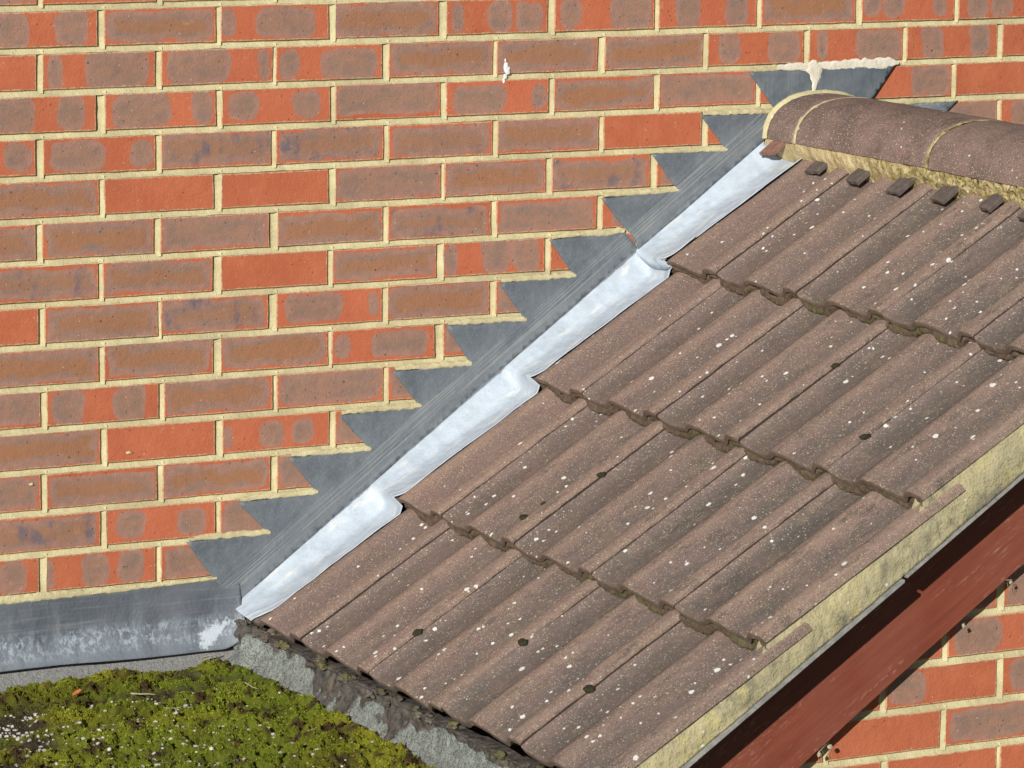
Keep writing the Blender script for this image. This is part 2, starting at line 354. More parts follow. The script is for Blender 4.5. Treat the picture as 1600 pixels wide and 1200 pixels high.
def attr_mat(name, attr='mc', rough=.9, bump=.0015, sc_=300):
    N = NT(name); col = N.mix(.6 if sc_ < 500 else 0, N.attr(attr).outputs['Color'], N.mix(N.noise(70, detail=4, rough=.7), (.12, .12, .12), (.78, .78, .78)), 'OVERLAY'); col = N.mix(.35, col, N.mix(N.noise(sc_*1.5, detail=2), (.25, .25, .25), (.8, .8, .8)), 'OVERLAY')
    return N.fin(col, rough, N.m('ADD', N.noise(sc_, detail=4, rough=.7), N.noise(sc_*.3, detail=2)), bump, 1.)
def felt_up_mat():
    """torn grey mineral felt over lumpy dark mortar below the eaves"""
    N = NT('felt_and_mortar')
    h = N.sep(N.attr('hc').outputs['Vector'])            # x: along y, y: height fraction, z: patch mask
    e = N.m('ADD', h[2], N.m('MULTIPLY', N.m('SUBTRACT', N.noise(55, detail=5, rough=.7), .5), .35))
    felt = N.mix(N.ss(N.noise(35, detail=5, rough=.7), .38, .62), (.27, .31, .285), (.15, .16, .15))
    g = N.vor(520); felt = N.mix(N.ss(N.sep(g.outputs['Color'])[0], .2, 1, 0, .6), felt, (.42, .45, .42))
    felt = N.mix(N.m('MULTIPLY', N.m('LESS_THAN', N.sep(g.outputs['Color'])[1], .2), .7), felt, (.06, .06, .055))
    dirt = N.mix(N.ss(N.noise(60, detail=6, rough=.75), .35, .65), (.048, .044, .040), (.150, .135, .118))
    dirt = N.mix(N.ss(N.noise(24, detail=3), .58, .72, 0, .8), dirt, (.23, .18, .12))
    col = N.mix(N.ss(e, .46, .53), dirt, felt)
    return N.fin(col, .95, N.m('ADD', N.noise(260, detail=4, rough=.7), N.m('MULTIPLY', N.noise(60, detail=4), 2.5)), .003, 1.)
M = dict(brick=brick_mat(), mortar=mortar_mat(), verge=verge_mat(), bed=bedding_mat(), tile=tile_mat(), ridge=tile_mat('concrete_ridge', True),
         lead=lead_mat(), apron=apron_mat(), board=board_mat(), moss=moss_mat(),
         white=simple('white_pointing', (.78, .74, .64), (.66, .61, .48), 60, .9),
         slip=simple('dark_tile_slip', (.095, .082, .076), (.15, .118, .102), 90, .9, .0015, (.07, .055, .05)),
         slip_red=simple('red_tile_slip', (.29, .15, .11), (.21, .12, .095), 90, .9),
         dirt=attr_mat('mossy_dirt'), felt=simple('mineral_felt', (.33, .33, .32), (.19, .19, .185), 260, .95, .003, (.55, .55, .53), 350),
         upfelt=felt_up_mat(), light_block=simple('light_block_dark', (.02, .02, .02), (.03, .03, .03)),
         board2=simple('cement_board', (.34, .34, .32), (.22, .22, .21), 50, .85, .0008, (.2, .2, .19)),
         timber=simple('dark_timber', (.05, .03, .02), (.07, .04, .03)),
         chip=attr_mat('stone_chip', sc_=600), leaf=simple('dry_leaf', (.52, .20, .07), (.40, .12, .04), 200, .6),
         twig=simple('pale_twig', (.50, .45, .33), (.36, .31, .22), 200), drop=simple('white_dropping', (.85, .86, .86), (.72, .73, .72), 200, .8, .0006),
         cush=simple('dark_moss', (.045, .045, .022), (.022, .020, .012), 300, .95, .003, (.085, .085, .035)))

# ------------------------------------------------------------------ brick walls
F = 'F'; FO = 'O'; FB = 'B'; R_ = 'R'
ROWS = {  # course -> {brick index: kiln marks}
 0: {0: R_, 1: FO, 2: FO, 3: FO, 4: F, 5: FO, 6: R_, 7: F, 8: FO, 9: F},
 1: {-1: [(.10, .40), (.62, .92)], 0: FO, 1: [(0, .13), (.32, .88)], 2: FO, 3: [(.05, .18), (.40, .65), (.68, .95)], 4: [(.05, .26), (.55, .98)],
     5: [(.16, .42), (.68, .92)], 6: FO, 7: [(.02, .20), (.22, .46), (.76, .92)], 8: [(.10, .33), (.36, .60)], 9: F},
 2: {-1: R_, 0: [(.03, .18), (.38, .94)], 1: [(.05, .62), (.86, .98)], 2: [(.03, .22), (.42, .97)], 3: FO, 4: FO, 5: FO,
     6: [(.10, .34), (.62, .98)], 7: [(.08, .20), (.50, .98)], 8: [(.15, .40), (.68, .93)], 9: R_},
 3: {-1: [(.10, .45), (.65, .90)], 0: [(.06, .60), (.78, .97)], 1: [(.06, .33), (.64, .92)], 2: F, 3: [(.05, .58), (.84, .99)], 4: FO, 5: F, 6: R_, 7: [(.55, .99)], 8: R_},
 4: {-1: [(.72, .98)], 0: [(.05, .55), (.78, .98)], 1: FB, 2: FB, 3: FB, 4: FO, 5: R_, 6: R_, 8: F, 9: [(.10, .60)]},
 5: {-1: FO, 0: R_, 1: R_, 2: F, 3: FO, 4: FB, 5: [(.05, .9)]},
 6: {-1: FO, 0: FO, 1: F, 2: FO, 3: FB, 4: F, 5: [(.1, .8)]},
 7: {-1: FB, 0: FO, 1: R_, 2: FO, 3: [(.02, .14), (.38, .66), (.68, .95)], 4: [(.1, .9)]},
 8: {-1: R_, 0: FO, 1: FB, 2: [(.07, .62), (.86, .99)], 3: FO, 4: F},
 9: {-1: FO, 0: FO, 1: FO, 2: [(.03, .17), (.38, .95)], 3: F},
 10: {-1: F, 0: [(.03, .33), (.60, .88)], 1: FO, 2: F, 3: F},
 11: {-1: FO, 0: R_, 1: [(0, .10), (.33, .58), (.64, .87)], 2: F},
 12: {-1: F, 0: FO, 1: FO, 2: F},
 13: {-1: FB, 0: [(.08, .35), (.65, .93)], 1: F},
 14: {-1: [(.30, .50), (.66, .90)], 0: [(0, .07), (.33, .58), (.64, .90)], 1: F}}
SH = {1: .003, 2: -.002, 3: .004, 4: -.001, 5: .003, 6: -.002, 7: 0, 8: -.002, 9: 0, 10: .002, 11: .004, 12: 0, 13: .0015, 14: -.004}
GROWS = {-1: {-1: F, 0: F}, 0: {-1: F, 0: [(.05, .5), (.7, 1)], 1: F}, 1: {-1: [(.02, .35)], 0: [(.06, .30), (.76, 1.)], -0.5: R_},
         2: {-1: R_, 0: F, 1: F, -2: R_}, 3: {-1: R_, 0: R_, 1: F}}
def brick_wall_geo(name, y0, x0, x1, c0, c1, headx, zc, rows, parent, keep=None, sh=None, seed=1):
    rr = np.random.default_rng(seed); B = MB(); Mo = MB()
    def strip(P0, P1, w, d0, d1, n, vertical):
        """mortar strip from P0 to P1 (x,z); across width w; depth d0 at top/left edge, d1 at bottom/right edge"""
        t = np.linspace(0, 1, n); a = np.linspace(-.5, .5, 5)
        T, A = np.meshgrid(t, a, indexing='ij')
        X = P0[0]+(P1[0]-P0[0])*T; Z = P0[1]+(P1[1]-P0[1])*T
        jit = fbm(np.stack([X*60, Z*60, A*0+y0*3], -1), 2, seed)*.0013
        if vertical: X = X+A*(w+2*jit*0)+np.where(abs(A) > .4, np.sign(A)*jit, 0)
        else: Z = Z-A*w-np.where(abs(A) > .4, np.sign(A)*jit, 0)+fbm(np.stack([X*9, Z*9, A*0], -1), 2, 5)*.0009
        f = A+.5; D = d0+(d1-d0)*f+.0022*np.sin(f*math.pi)
        D = D+fbm(np.stack([X*170, A*3, Z*170], -1), 2, seed+3)*.0006+fbm(np.stack([X*12, A*0, Z*12], -1), 1, seed+9)*.0008
        P = np.stack([X, y0+D, Z], -1); Mo.grid(P)
    for c in range(c0, c1+1):
        z = zc-c*.075; odd = c % 2
        s_ = (sh or {}).get(c, rr.normal(0, .002)); off = headx-(0 if odd else .1125)+s_
        k0 = math.floor((x0-off)/.225)-1; k1 = math.ceil((x1-off)/.225)+1
        if keep is None or any(keep(x, z) for x in np.arange(x0, x1, .05)):
            xs = [x for x in np.arange(x0, x1+.001, .02) if keep is None or keep(x, z-.025)]
            if xs: ex_ = .12 if keep is None else -.02; strip((min(xs)-ex_, z-.0375), (max(xs)+ex_, z-.0375), .0125, .0056, -.0004, int((max(xs)-min(xs)+.24)/.008)+2, False)
        for k in range(k0, k1):
            bx = off+k*.225+.005+rr.normal(0, .0012); bw = .2138+rr.normal(0, .0014); bz = z-.0319; bh = .0638+rr.normal(0, .0006)
            if bx > x1 or bx+bw < x0: continue
            if keep and not (keep(bx-.012, bz+bh+.012) and keep(bx+bw+.012, bz+bh+.012)): continue
            strip((bx-.005, z+.038), (bx-.005, z-.038), .0124, .0060, .0002, 10, True)
            mk = rows.get(c, {}).get(k)
            if mk is None: mk = rr.choice(['F', 'O', 'B', 'R', 'P', 'P', 'P', 'R'])
            if isinstance(mk, str) and mk == 'P':
                a = rr.uniform(.02, .3); mk = [(a, a+rr.uniform(.2, .3)), (rr.uniform(.62, .72), rr.uniform(.88, .99))]
            hz = rr.uniform(.0265, .030); zc_ = .0325+rr.normal(0, .001)
            org = blu = 0
            if mk == 'R': pn = []
            elif mk in ('F', 'O', 'B'):
                pn = [(rr.uniform(.004, .030), rr.uniform(.970, .994))]; hz = rr.uniform(.0275, .0325); zc_ = .0325+rr.normal(0, .0018); org = {'F': .15, 'O': rr.uniform(.75, 1.), 'B': .6}[mk]; blu = 1. if mk == 'B' else 0
            else: pn = list(mk); hz = rr.uniform(.026, .036); org = .15
            while len(pn) < 3: pn.append((-5, -5.01))
            # face outline
            nx, nz = 16, 6
            px = [(i/nx*bw, 0) for i in range(nx)]+[(bw, i/nz*bh) for i in range(nz)]+[(bw-i/nx*bw, bh) for i in range(nx)]+[(0, bh-i/nz*bh) for i in range(nz)]
            px = np.array(px); n = len(px)
            jn = fbm(np.c_[px*90+rr.uniform(0, 99), np.zeros(n)], 2, seed+c)*.0008
            cc = np.array([bw/2, bh/2]); inw = np.sign(cc-px)*np.where(abs(px-cc) > (cc-.0005), 1, 0)
            o2 = px+inw*jn[:, None]; o1 = o2+inw*.0011
            ty = rr.normal(0, .0006, 4)
            def yy(q): u = q[:, 0]/bw; v = q[:, 1]/bh; return (ty[0]*(1-u)+ty[1]*u)*(1-v)+(ty[2]*(1-u)+ty[3]*u)*v
            V = np.concatenate([np.c_[bx+o1[:, 0], y0+yy(o1), bz+o1[:, 1]], np.c_[bx+o2[:, 0], y0+.0012+yy(o2), bz+o2[:, 1]], np.c_[bx+o2[:, 0], y0+.02+0*jn, bz+o2[:, 1]]])
            Fs = [list(range(n))]+[(a*n+i, (a+1)*n+i, (a+1)*n+(i+1) % n, a*n+(i+1) % n) for a in (0, 1) for i in range(n)]
            uv = np.tile(np.c_[px*[.215/bw, .065/bh], np.full(n, rr.uniform())], (3, 1))
            A = {'br': np.full(3*n, .010 if isinstance(mk, str) else .0195), 'buv': uv, 'bt': np.tile([org, blu, hz], (3*n, 1))}
            for q, key in zip(pn, ('p1', 'p2', 'p3')): A[key] = np.tile([q[0], q[1], zc_+rr.normal(0, .0008)], (3*n, 1))
            B.add(V, Fs, **A)
    a = B.build('brickwork', M['brick'], parent); b = Mo.build('mortar_joints', M['mortar'], parent, smooth=True)
    return a, b

main = thing('brick_wall', (1, .05, -3), 'tall red and mauve brick wall with cream mortar joints behind the sloping tiled roof', 'brick wall')
brick_wall_geo('brick_wall', 0, -1.5, 3.3, -6, 20, 0, 0, ROWS, main, sh=SH, seed=1)
b = MB(); b.box((-1.7, .0075, -3), (3.6, .25, 1.2)); b.build('wall_core', M['mortar'], main)

# roof frame ---------------------------------------------------------------
E0 = np.array([.2565, 0, -1.1436]); CA, SA = .8069, .5907          # 36.2 degrees
TS = np.array([CA, 0, SA]); TN = np.array([-SA, 0, CA])
G = .345; TW = .2835; Y0 = .0112
def WARP(s, y): return .015*np.clip(-y/1.43, 0, 1.1)*np.clip(1.1-s/1.4, 0, 1)     # the roof has settled a little near the wall
def rp(s, y, n):                                                     # roof coordinates -> world
    s, y, n = np.broadcast_arrays(np.asarray(s, float), np.asarray(y, float), np.asarray(n, float))
    n = n+.0015+WARP(s, y)
    return E0+s[..., None]*TS+n[..., None]*TN+np.stack([0*y, y, 0*y], -1)
VB = lambda x: -.7118+.6669*(x-1.0064)-.0016*math.sin(math.pi*min(1., max(0., (x-.4)/.6))) if not isinstance(x, np.ndarray) else -.7118+.6669*(x-1.0064)-.0016*np.sin(math.pi*np.clip((x-.4)/.6, 0, 1))   # undercloak line at the verge
BB = lambda x: -.8860+.702*(x-1.0923)                                   # lower edge of the bargeboard
RX = 1.488

gable = thing('gable_wall', (1.5, -1.2, -3), 'brick gable end wall below the red bargeboard, nearest the viewer', 'brick wall')
def gkeep(x, z): return x > -.1 and z < (VB(x) if x < RX else VB(2*RX-x))-.004 and x < 2.85
brick_wall_geo('gable', -1.2675, .18, 2.8, -11, 14, 1.0819, -1.0082, GROWS, gable, keep=gkeep, seed=5)
P = [(.2, -3), (2.78, -3), (2.78, VB(2*RX-2.78)), (RX, VB(RX)), (.2, VB(.2))]
V = [(x, y, z) for y in (-1.26, -1.16) for x, z in P]
mesh('wall_core', V, [(0, 1, 2, 3, 4), (9, 8, 7, 6, 5)]+[(i, i+5, (i+1) % 5+5, (i+1) % 5) for i in range(5)], M['mortar'], gable)

# ------------------------------------------------------------------ tiled roof
roof = thing('tiled_roof', (1.0, -.7, -1.3), 'pitched roof of purple brown concrete tiles with white lichen spots against the brick wall', 'roof')
PU = [0, .03, .06, .10, .17, .26, .31, .345, .38, .41, .45, .50, .58, .66, .73, .775, .80, .825, .847, .87, .90, .96, .985, 1]
PH = [13, 8, 4, 1.5, .5, 1, 4.5, 11, 16, 18, 18, 16, 11, 6.5, 3, 1, 2.5, 9, 16.5, 20, 21, 21, 19.5, 17]
def prof(u):
    u = np.clip(u, 0, 1)
    return (np.interp(u, PU, PH)*.5+.25*(np.interp(np.clip(u-.017, 0, 1), PU, PH)+np.interp(np.clip(u+.017, 0, 1), PU, PH)))*.001
U = np.unique(np.concatenate([np.linspace(0, 1, 81), [0.005, .995]]))
CS = [0, G-.003, 2*G, 3*G]
def surf(s, y):
    """top of tiling above the reference plane at slope position s, y (negative towards viewer)"""
    s = np.asarray(s, float); y = np.asarray(y, float)
    u = (((-y-Y0)/TW) % 1.0); c = np.clip(np.searchsorted(np.array(CS[1:])+0., s, side='right'), 0, 3)
    t = s-np.array(CS)[c]
    return prof(u)-.018-.030*t/G
def tile(T, c, i, mirror=False, tmax=.42, ds=0.):
    r = np.random.default_rng(c*31+i*7+(900 if mirror else 0))
    t = np.concatenate([[0, .0012, .003, .006], np.linspace(.015, tmax, 20)]); nt_ = len(t)
    hnose = np.interp(t, [0, .0012, .003, .006], [-.0038, -.0016, -.0005, 0])
    TT, UU = np.meshgrid(t, U, indexing='ij')
    s = CS[c]+TT+ds; wd = TW-.0034
    y = -(Y0+i*TW+.0014+UU*wd)+r.normal(0, .0008)
    dz = r.normal(0, .0010); sk = r.normal(0, .0016); du = r.normal(0, .0010)
    n = prof(UU)-.018-.030*TT/G+hnose[:, None]+dz*(1-TT/G)+sk*(UU-.5)*(1-TT/G)
    if (c, i) == (0, 0): n = n+.004*np.clip((UU-.6)/.4, 0, 1)*(1-TT/G)
    W = rp(s, y, n); n = n+fbm(W*55, 3, 3)*.0009+fbm(np.stack([s*9, y*9, 0*s], -1), 2, 4)*.0012
    n = n-np.where(TT < .01, np.clip(fbm(W*120, 2, 8), 0, 1)*.0022, 0)         # chipped noses
    s = s+du*UU+fbm(np.stack([y*45, s*0+c, s*0], -1), 2, 2)*.0012*(TT < .02)
    nb = n*0+(prof(UU)-.018-.030*TT/G)-.0135+dz*(1-TT/G)
    top = rp(s, y, n); bot = rp(s+.0004, y, nb)
    # nose gets a slightly thicker downstand in the middle row
    if mirror:
        top = top*[-1, 1, 1]+[2*RX, 0, 0]; bot = bot*[-1, 1, 1]+[2*RX, 0, 0]
    nu = len(U); N_ = nt_*nu
    V = np.concatenate([top.reshape(-1, 3), bot.reshape(-1, 3)])
    Ff = gridf(nt_, nu)+[tuple(reversed(f)) for f in gridf(nt_, nu, N_)]
    Ff += [(j, N_+j, N_+j+1, j+1) for j in range(nu-1)]+[(nu*(nt_-1)+j, nu*(nt_-1)+j+1, N_+nu*(nt_-1)+j+1, N_+nu*(nt_-1)+j) for j in range(nu-1)]
    Ff += [(k*nu, (k+1)*nu, N_+(k+1)*nu, N_+k*nu) for k in range(nt_-1)]+[(k*nu+nu-1, N_+k*nu+nu-1, N_+(k+1)*nu+nu-1, (k+1)*nu+nu-1) for k in range(nt_-1)]
    if mirror: Ff = [tuple(reversed(f)) for f in Ff]
    age = min(1, .45+.24*i+.15*r.uniform(-1, 1))
    if i == 0: age = .25
    if c == 3 and i < 2: age *= .7
    tu = np.stack([UU*TW+i*.37, TT+c*.0, prof(UU)/.019], -1).reshape(-1, 3); tu = np.tile(tu, (2, 1))
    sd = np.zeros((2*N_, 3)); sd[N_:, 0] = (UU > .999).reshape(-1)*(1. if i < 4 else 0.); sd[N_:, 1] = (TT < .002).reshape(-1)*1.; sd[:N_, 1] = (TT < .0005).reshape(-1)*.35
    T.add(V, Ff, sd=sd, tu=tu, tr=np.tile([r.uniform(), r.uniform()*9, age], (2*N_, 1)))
T = MB()
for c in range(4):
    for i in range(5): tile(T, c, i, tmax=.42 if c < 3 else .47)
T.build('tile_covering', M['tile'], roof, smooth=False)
for me in [bpy.data.meshes['tile_covering']]:
    me.polygons.foreach_set('use_smooth', np.ones(len(me.polygons), bool))
    try: me.set_sharp_from_angle(angle=math.radians(42))
    except Exception: pass
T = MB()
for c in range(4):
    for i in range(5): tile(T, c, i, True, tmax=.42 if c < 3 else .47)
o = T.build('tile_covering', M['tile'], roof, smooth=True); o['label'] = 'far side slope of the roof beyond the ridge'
# unseen dark underlay sheet, added to block light under the tile gaps
for mir in (0, 1):
    D = MB(); q = rp(np.array([[.05, .05], [1.50, 1.50]]), np.array([[0, -1.40], [0, -1.40]]), np.full((2, 2), -.078)); q2 = q-TN*.02
    if mir: q = q*[-1, 1, 1]+[2*RX, 0, 0]; q2 = q2*[-1, 1, 1]+[2*RX, 0, 0]
    D.add(np.concatenate([q.reshape(-1, 3), q2.reshape(-1, 3)]), [(0, 1, 3, 2), (4, 6, 7, 5), (0, 2, 6, 4), (1, 5, 7, 3), (0, 4, 5, 1), (2, 3, 7, 6)])
    D.build('light_block_underlay', M['light_block'], roof)
# moss and dirt packed under each course of noses
D = MB()
for c in range(1, 4):
    y = np.arange(-Y0-.10, -(Y0+5*TW)+.004, -.0016); k = np.linspace(0, 1, 7)
    Y, K = np.meshgrid(y, k, indexing='ij'); s = np.full_like(Y, CS[c])
    u = ((-Y-Y0)/TW) % 1; lo = prof(u)-.018-.030-.0015; hi = prof(u)-.018-.0120
    nn = lo+(hi-lo)*K
    crest = prof(u)/.019
    out = .0075-.010*np.clip(1-abs(crest-.3)*1.6, 0, 1)*np.clip(.5+fbm(np.stack([Y*16, K*0, K*0+c], -1), 2, 6), 0, 1)
    out = out+.007*np.clip(crest-.75, 0, 1)*4*np.clip(fbm(np.stack([Y*30, K*0+3, K*0+c], -1), 1, 9)+.35, 0, 1)
    out = out-.0045*np.sin(K*math.pi)*(1+fbm(np.stack([Y*90, K*2, K*0+c], -1), 2, 7))-.004*(1-K)
    out = out+fbm(np.stack([Y*330, K*5, K*0+c], -1), 2, 8)*.0022
    g = np.clip(.15+1.8*fbm(np.stack([Y*26, K*.8, K*0+c*3], -1), 3, 11), 0, 1)*np.clip((-Y-.25)*2.2, 0, 1)
    col = np.array([.125, .088, .062])*(1-g[..., None])+np.array([.110, .100, .045])*g[..., None]
    D.grid(rp(s+out, Y, nn), mc=col*(1+.35*fbm(np.stack([Y*200, K*4, K*0], -1), 2, 3)[..., None]))
o = D.build('gap_moss', M['dirt'], roof, smooth=False); o['label'] = 'brown moss and dirt packed under the tile noses'; o['kind'] = 'stuff'

# ridge tiles ---------------------------------------------------------------
RB = -.3235; RW = .122; RH = .0835
def arch(th, r=0.):
    cx, sy = math.cos(th), math.sin(th); p = 2/2.25
    return (RX+(RW+r)*math.copysign(abs(cx)**p, cx), RB+(RH+r)*abs(sy)**p)
def ridge_piece(ya, yb, seed, lift=0.):
    th = np.linspace(math.pi, 0, 49); ys = np.concatenate([[ya, ya-.002], np.linspace(ya-.01, yb+.01, max(3, int(abs(yb-ya)/.02))), [yb+.002, yb]])
    r_ = np.concatenate([[-.003, -.0006], np.zeros(len(ys)-4), [-.0006, -.003]])
    Vo = np.array([[(*arch(t, r),) for t in th] for r in r_]); Vi = np.array([[(*arch(t, -.014),) for t in th] for r in r_])
    m, n = Vo.shape[:2]
    Y = np.repeat(ys[:, None], n, 1)
    o = np.stack([Vo[..., 0], Y, Vo[..., 1]+lift], -1); nz = fbm(o*28, 3, seed)*.0012
    o[..., 2] += nz; i_ = np.stack([Vi[..., 0], Y, Vi[..., 1]+lift], -1)
    V = np.concatenate([o.reshape(-1, 3), i_.reshape(-1, 3)]); N_ = m*n
    Ff = gridf(m, n)+[tuple(reversed(f)) for f in gridf(m, n, N_)]
    Ff += [(j, j+1, N_+j+1, N_+j) for j in range(n-1)]+[((m-1)*n+j, N_+(m-1)*n+j, N_+(m-1)*n+j+1, (m-1)*n+j+1) for j in range(n-1)]
    Ff += [(k*n, N_+k*n, N_+(k+1)*n, (k+1)*n) for k in range(m-1)]+[(k*n+n-1, (k+1)*n+n-1, N_+(k+1)*n+n-1, N_+k*n+n-1) for k in range(m-1)]
    A = np.linspace(0, .35, n)[None, :]*np.ones((m, 1)); Bv = np.abs(Y)
    tu = np.tile(np.stack([A+seed, Bv, A*0+.5], -1).reshape(-1, 3), (2, 1))
    r = np.random.default_rng(seed)
    ob = mesh('ridge_tile', V, Ff, M['ridge'], roof, {'tu': tu, 'tr': np.tile([r.uniform(), r.uniform()*5, .45], (2*N_, 1))}, True)
    ob.data.set_sharp_from_angle(angle=math.radians(50))
    return ob
ridge_piece(-.012, -.112, 1)['label'] = 'short cut ridge tile against the wall'
ridge_piece(-.1185, -.568, 2, .0008)['label'] = 'full length ridge tile next to the short cut piece'
ridge_piece(-.575, -1.026, 3, -.0008)['label'] = 'ridge tile at the right edge of the photo'
ridge_piece(-1.032, -1.42, 4)
def ring(ya, yb, rr_, name, mat, seed, label=None):
    th = np.linspace(math.pi, 0, 90); ys = np.linspace(ya, yb, 5); b_ = [0, .8, 1, .8, 0]
    P_ = np.zeros((5, 90, 3))
    for a in range(5):
        for j, t in enumerate(th):
            x, z = arch(t, rr_*b_[a]-.0008); P_[a, j] = (x, ys[a], z)
    P_ += np.stack([fbm(P_*90, 2, seed)*.0015, fbm(P_*110+5, 2, seed)*.0012, fbm(P_*90+9, 2, seed)*.0015], -1)
    Bm = MB(); Bm.grid(P_, wy=np.tile([[[-yb, 0, 0]]], (5, 90, 1)))
    o = Bm.build(name, mat, roof, smooth=True)
    if label: o['label'] = label
ring(.002, -.015, .007, 'ridge_end_mortar', M['mortar'], 3, 'pale mortar fillet where the ridge meets the wall')
ring(-.1095, -.121, .0016, 'ridge_joint', M['mortar'], 4)
ring(-.566, -.577, .0006, 'ridge_joint', M['bed'], 5)
ring(-1.024, -1.034, .0006, 'ridge_joint', M['bed'], 6)
# mortar bedding under ridge
for mir in (0, 1):
    y = np.arange(.0, -1.415, -.0022); k = np.linspace(0, 1, 12); Y, K = np.meshgrid(y, k, indexing='ij')
    Lw = np.clip((-Y-.15)/.4, 0, 1)
    sb = 1.372+.010*fbm(np.stack([Y*14, 0*Y, 0*Y], -1), 2, 2)+.004*fbm(np.stack([Y*60, 0*Y, 0*Y], -1), 2, 5)*Lw
    bot = rp(sb, Y, surf(sb, Y)-.004)
    topx = RX-RW+.0035; topz = RB+.006
    P_ = np.stack([topx+(bot[..., 0]-topx)*K-.0045*np.sin(K*3.14)*1, Y, topz+(bot[..., 2]-topz)*K], -1)
    rg = (.0018+.0075*Lw)
    nz = fbm(np.stack([Y*70, K*1.6, 0*Y], -1), 3, 8)
    nz = fbm(np.stack([Y*70, K*5, 0*Y], -1), 3, 8)
    P_[..., 0] -= rg*nz*np.sin(np.clip(K*1.3, 0, 1)*3.1)**.5*.9; P_[..., 2] += rg*.4*fbm(np.stack([Y*120, K*3, 0*Y+4], -1), 2, 9)*(K > .05)
    if mir: P_ = P_*[-1, 1, 1]+[2*RX, 0, 0]
    Bm = MB(); Bm.grid(P_, wy=np.stack([-Y, K, 0*Y], -1)); o = Bm.build('ridge_bedding', M['bed'], roof, smooth=True)
# slips of tile bedded in the pans below the ridge
SL = [(-.055, 1.362, 'slip_red', 'reddish tile slip lying on the lead flashing'), (-.200, 1.358, 'slip', None), (-.348, 1.352, 'slip', None), (-.496, 1.352, 'slip', None), (-.640, 1.352, 'slip', None), (-.788, 1.352, 'slip', None), (-.920, 1.352, 'slip', None), (-1.07, 1.352, 'slip', None), (-1.2, 1.352, 'slip', None), (-1.35, 1.352, 'slip', None)]
for k, (y, s, m_, lb) in enumerate(SL):
    r = np.random.default_rng(k+60); w_, l_, h_ = .0215+.002*r.uniform(-1, 1), .027+.003*r.uniform(-1, 1), .0065
    n0 = -.0305 if k else -.006
    n0 += .003
    a = np.linspace(-1, 1, 9); Bm = MB()
    X_, Y_ = np.meshgrid(a, a, indexing='ij')
    sx = s+.013+.004*r.uniform(-1, 1)+X_*l_+Y_*.004*r.uniform(-1, 1); yy_ = y-Y_*w_; ch = np.where(np.maximum(abs(X_), abs(Y_)) > .98, -.0022, 0)
    nn = n0+h_+ch+.0012*fbm(np.stack([X_*3+k, Y_*3, 0*X_], -1), 2, k)
    jx = fbm(np.stack([Y_*3, X_*0+k, X_*0], -1), 2, 3)*.0022
    top = rp(sx+jx, yy_, nn); bo = rp(sx+jx, yy_, nn*0+n0-.002)
    V = np.concatenate([top.reshape(-1, 3), bo.reshape(-1, 3)]); e = [j for j in range(9)]+[9*j+8 for j in range(1, 9)]+[72+j for j in range(7, -1, -1)]+[9*j for j in range(7, 0, -1)]
    Ff = gridf(9, 9)+[(e[j], e[(j+1) % 32], e[(j+1) % 32]+81, e[j]+81) for j in range(32)]
    o = mesh('tile_slip', V, Ff, M[m_], roof)
    if lb: o['label'] = lb
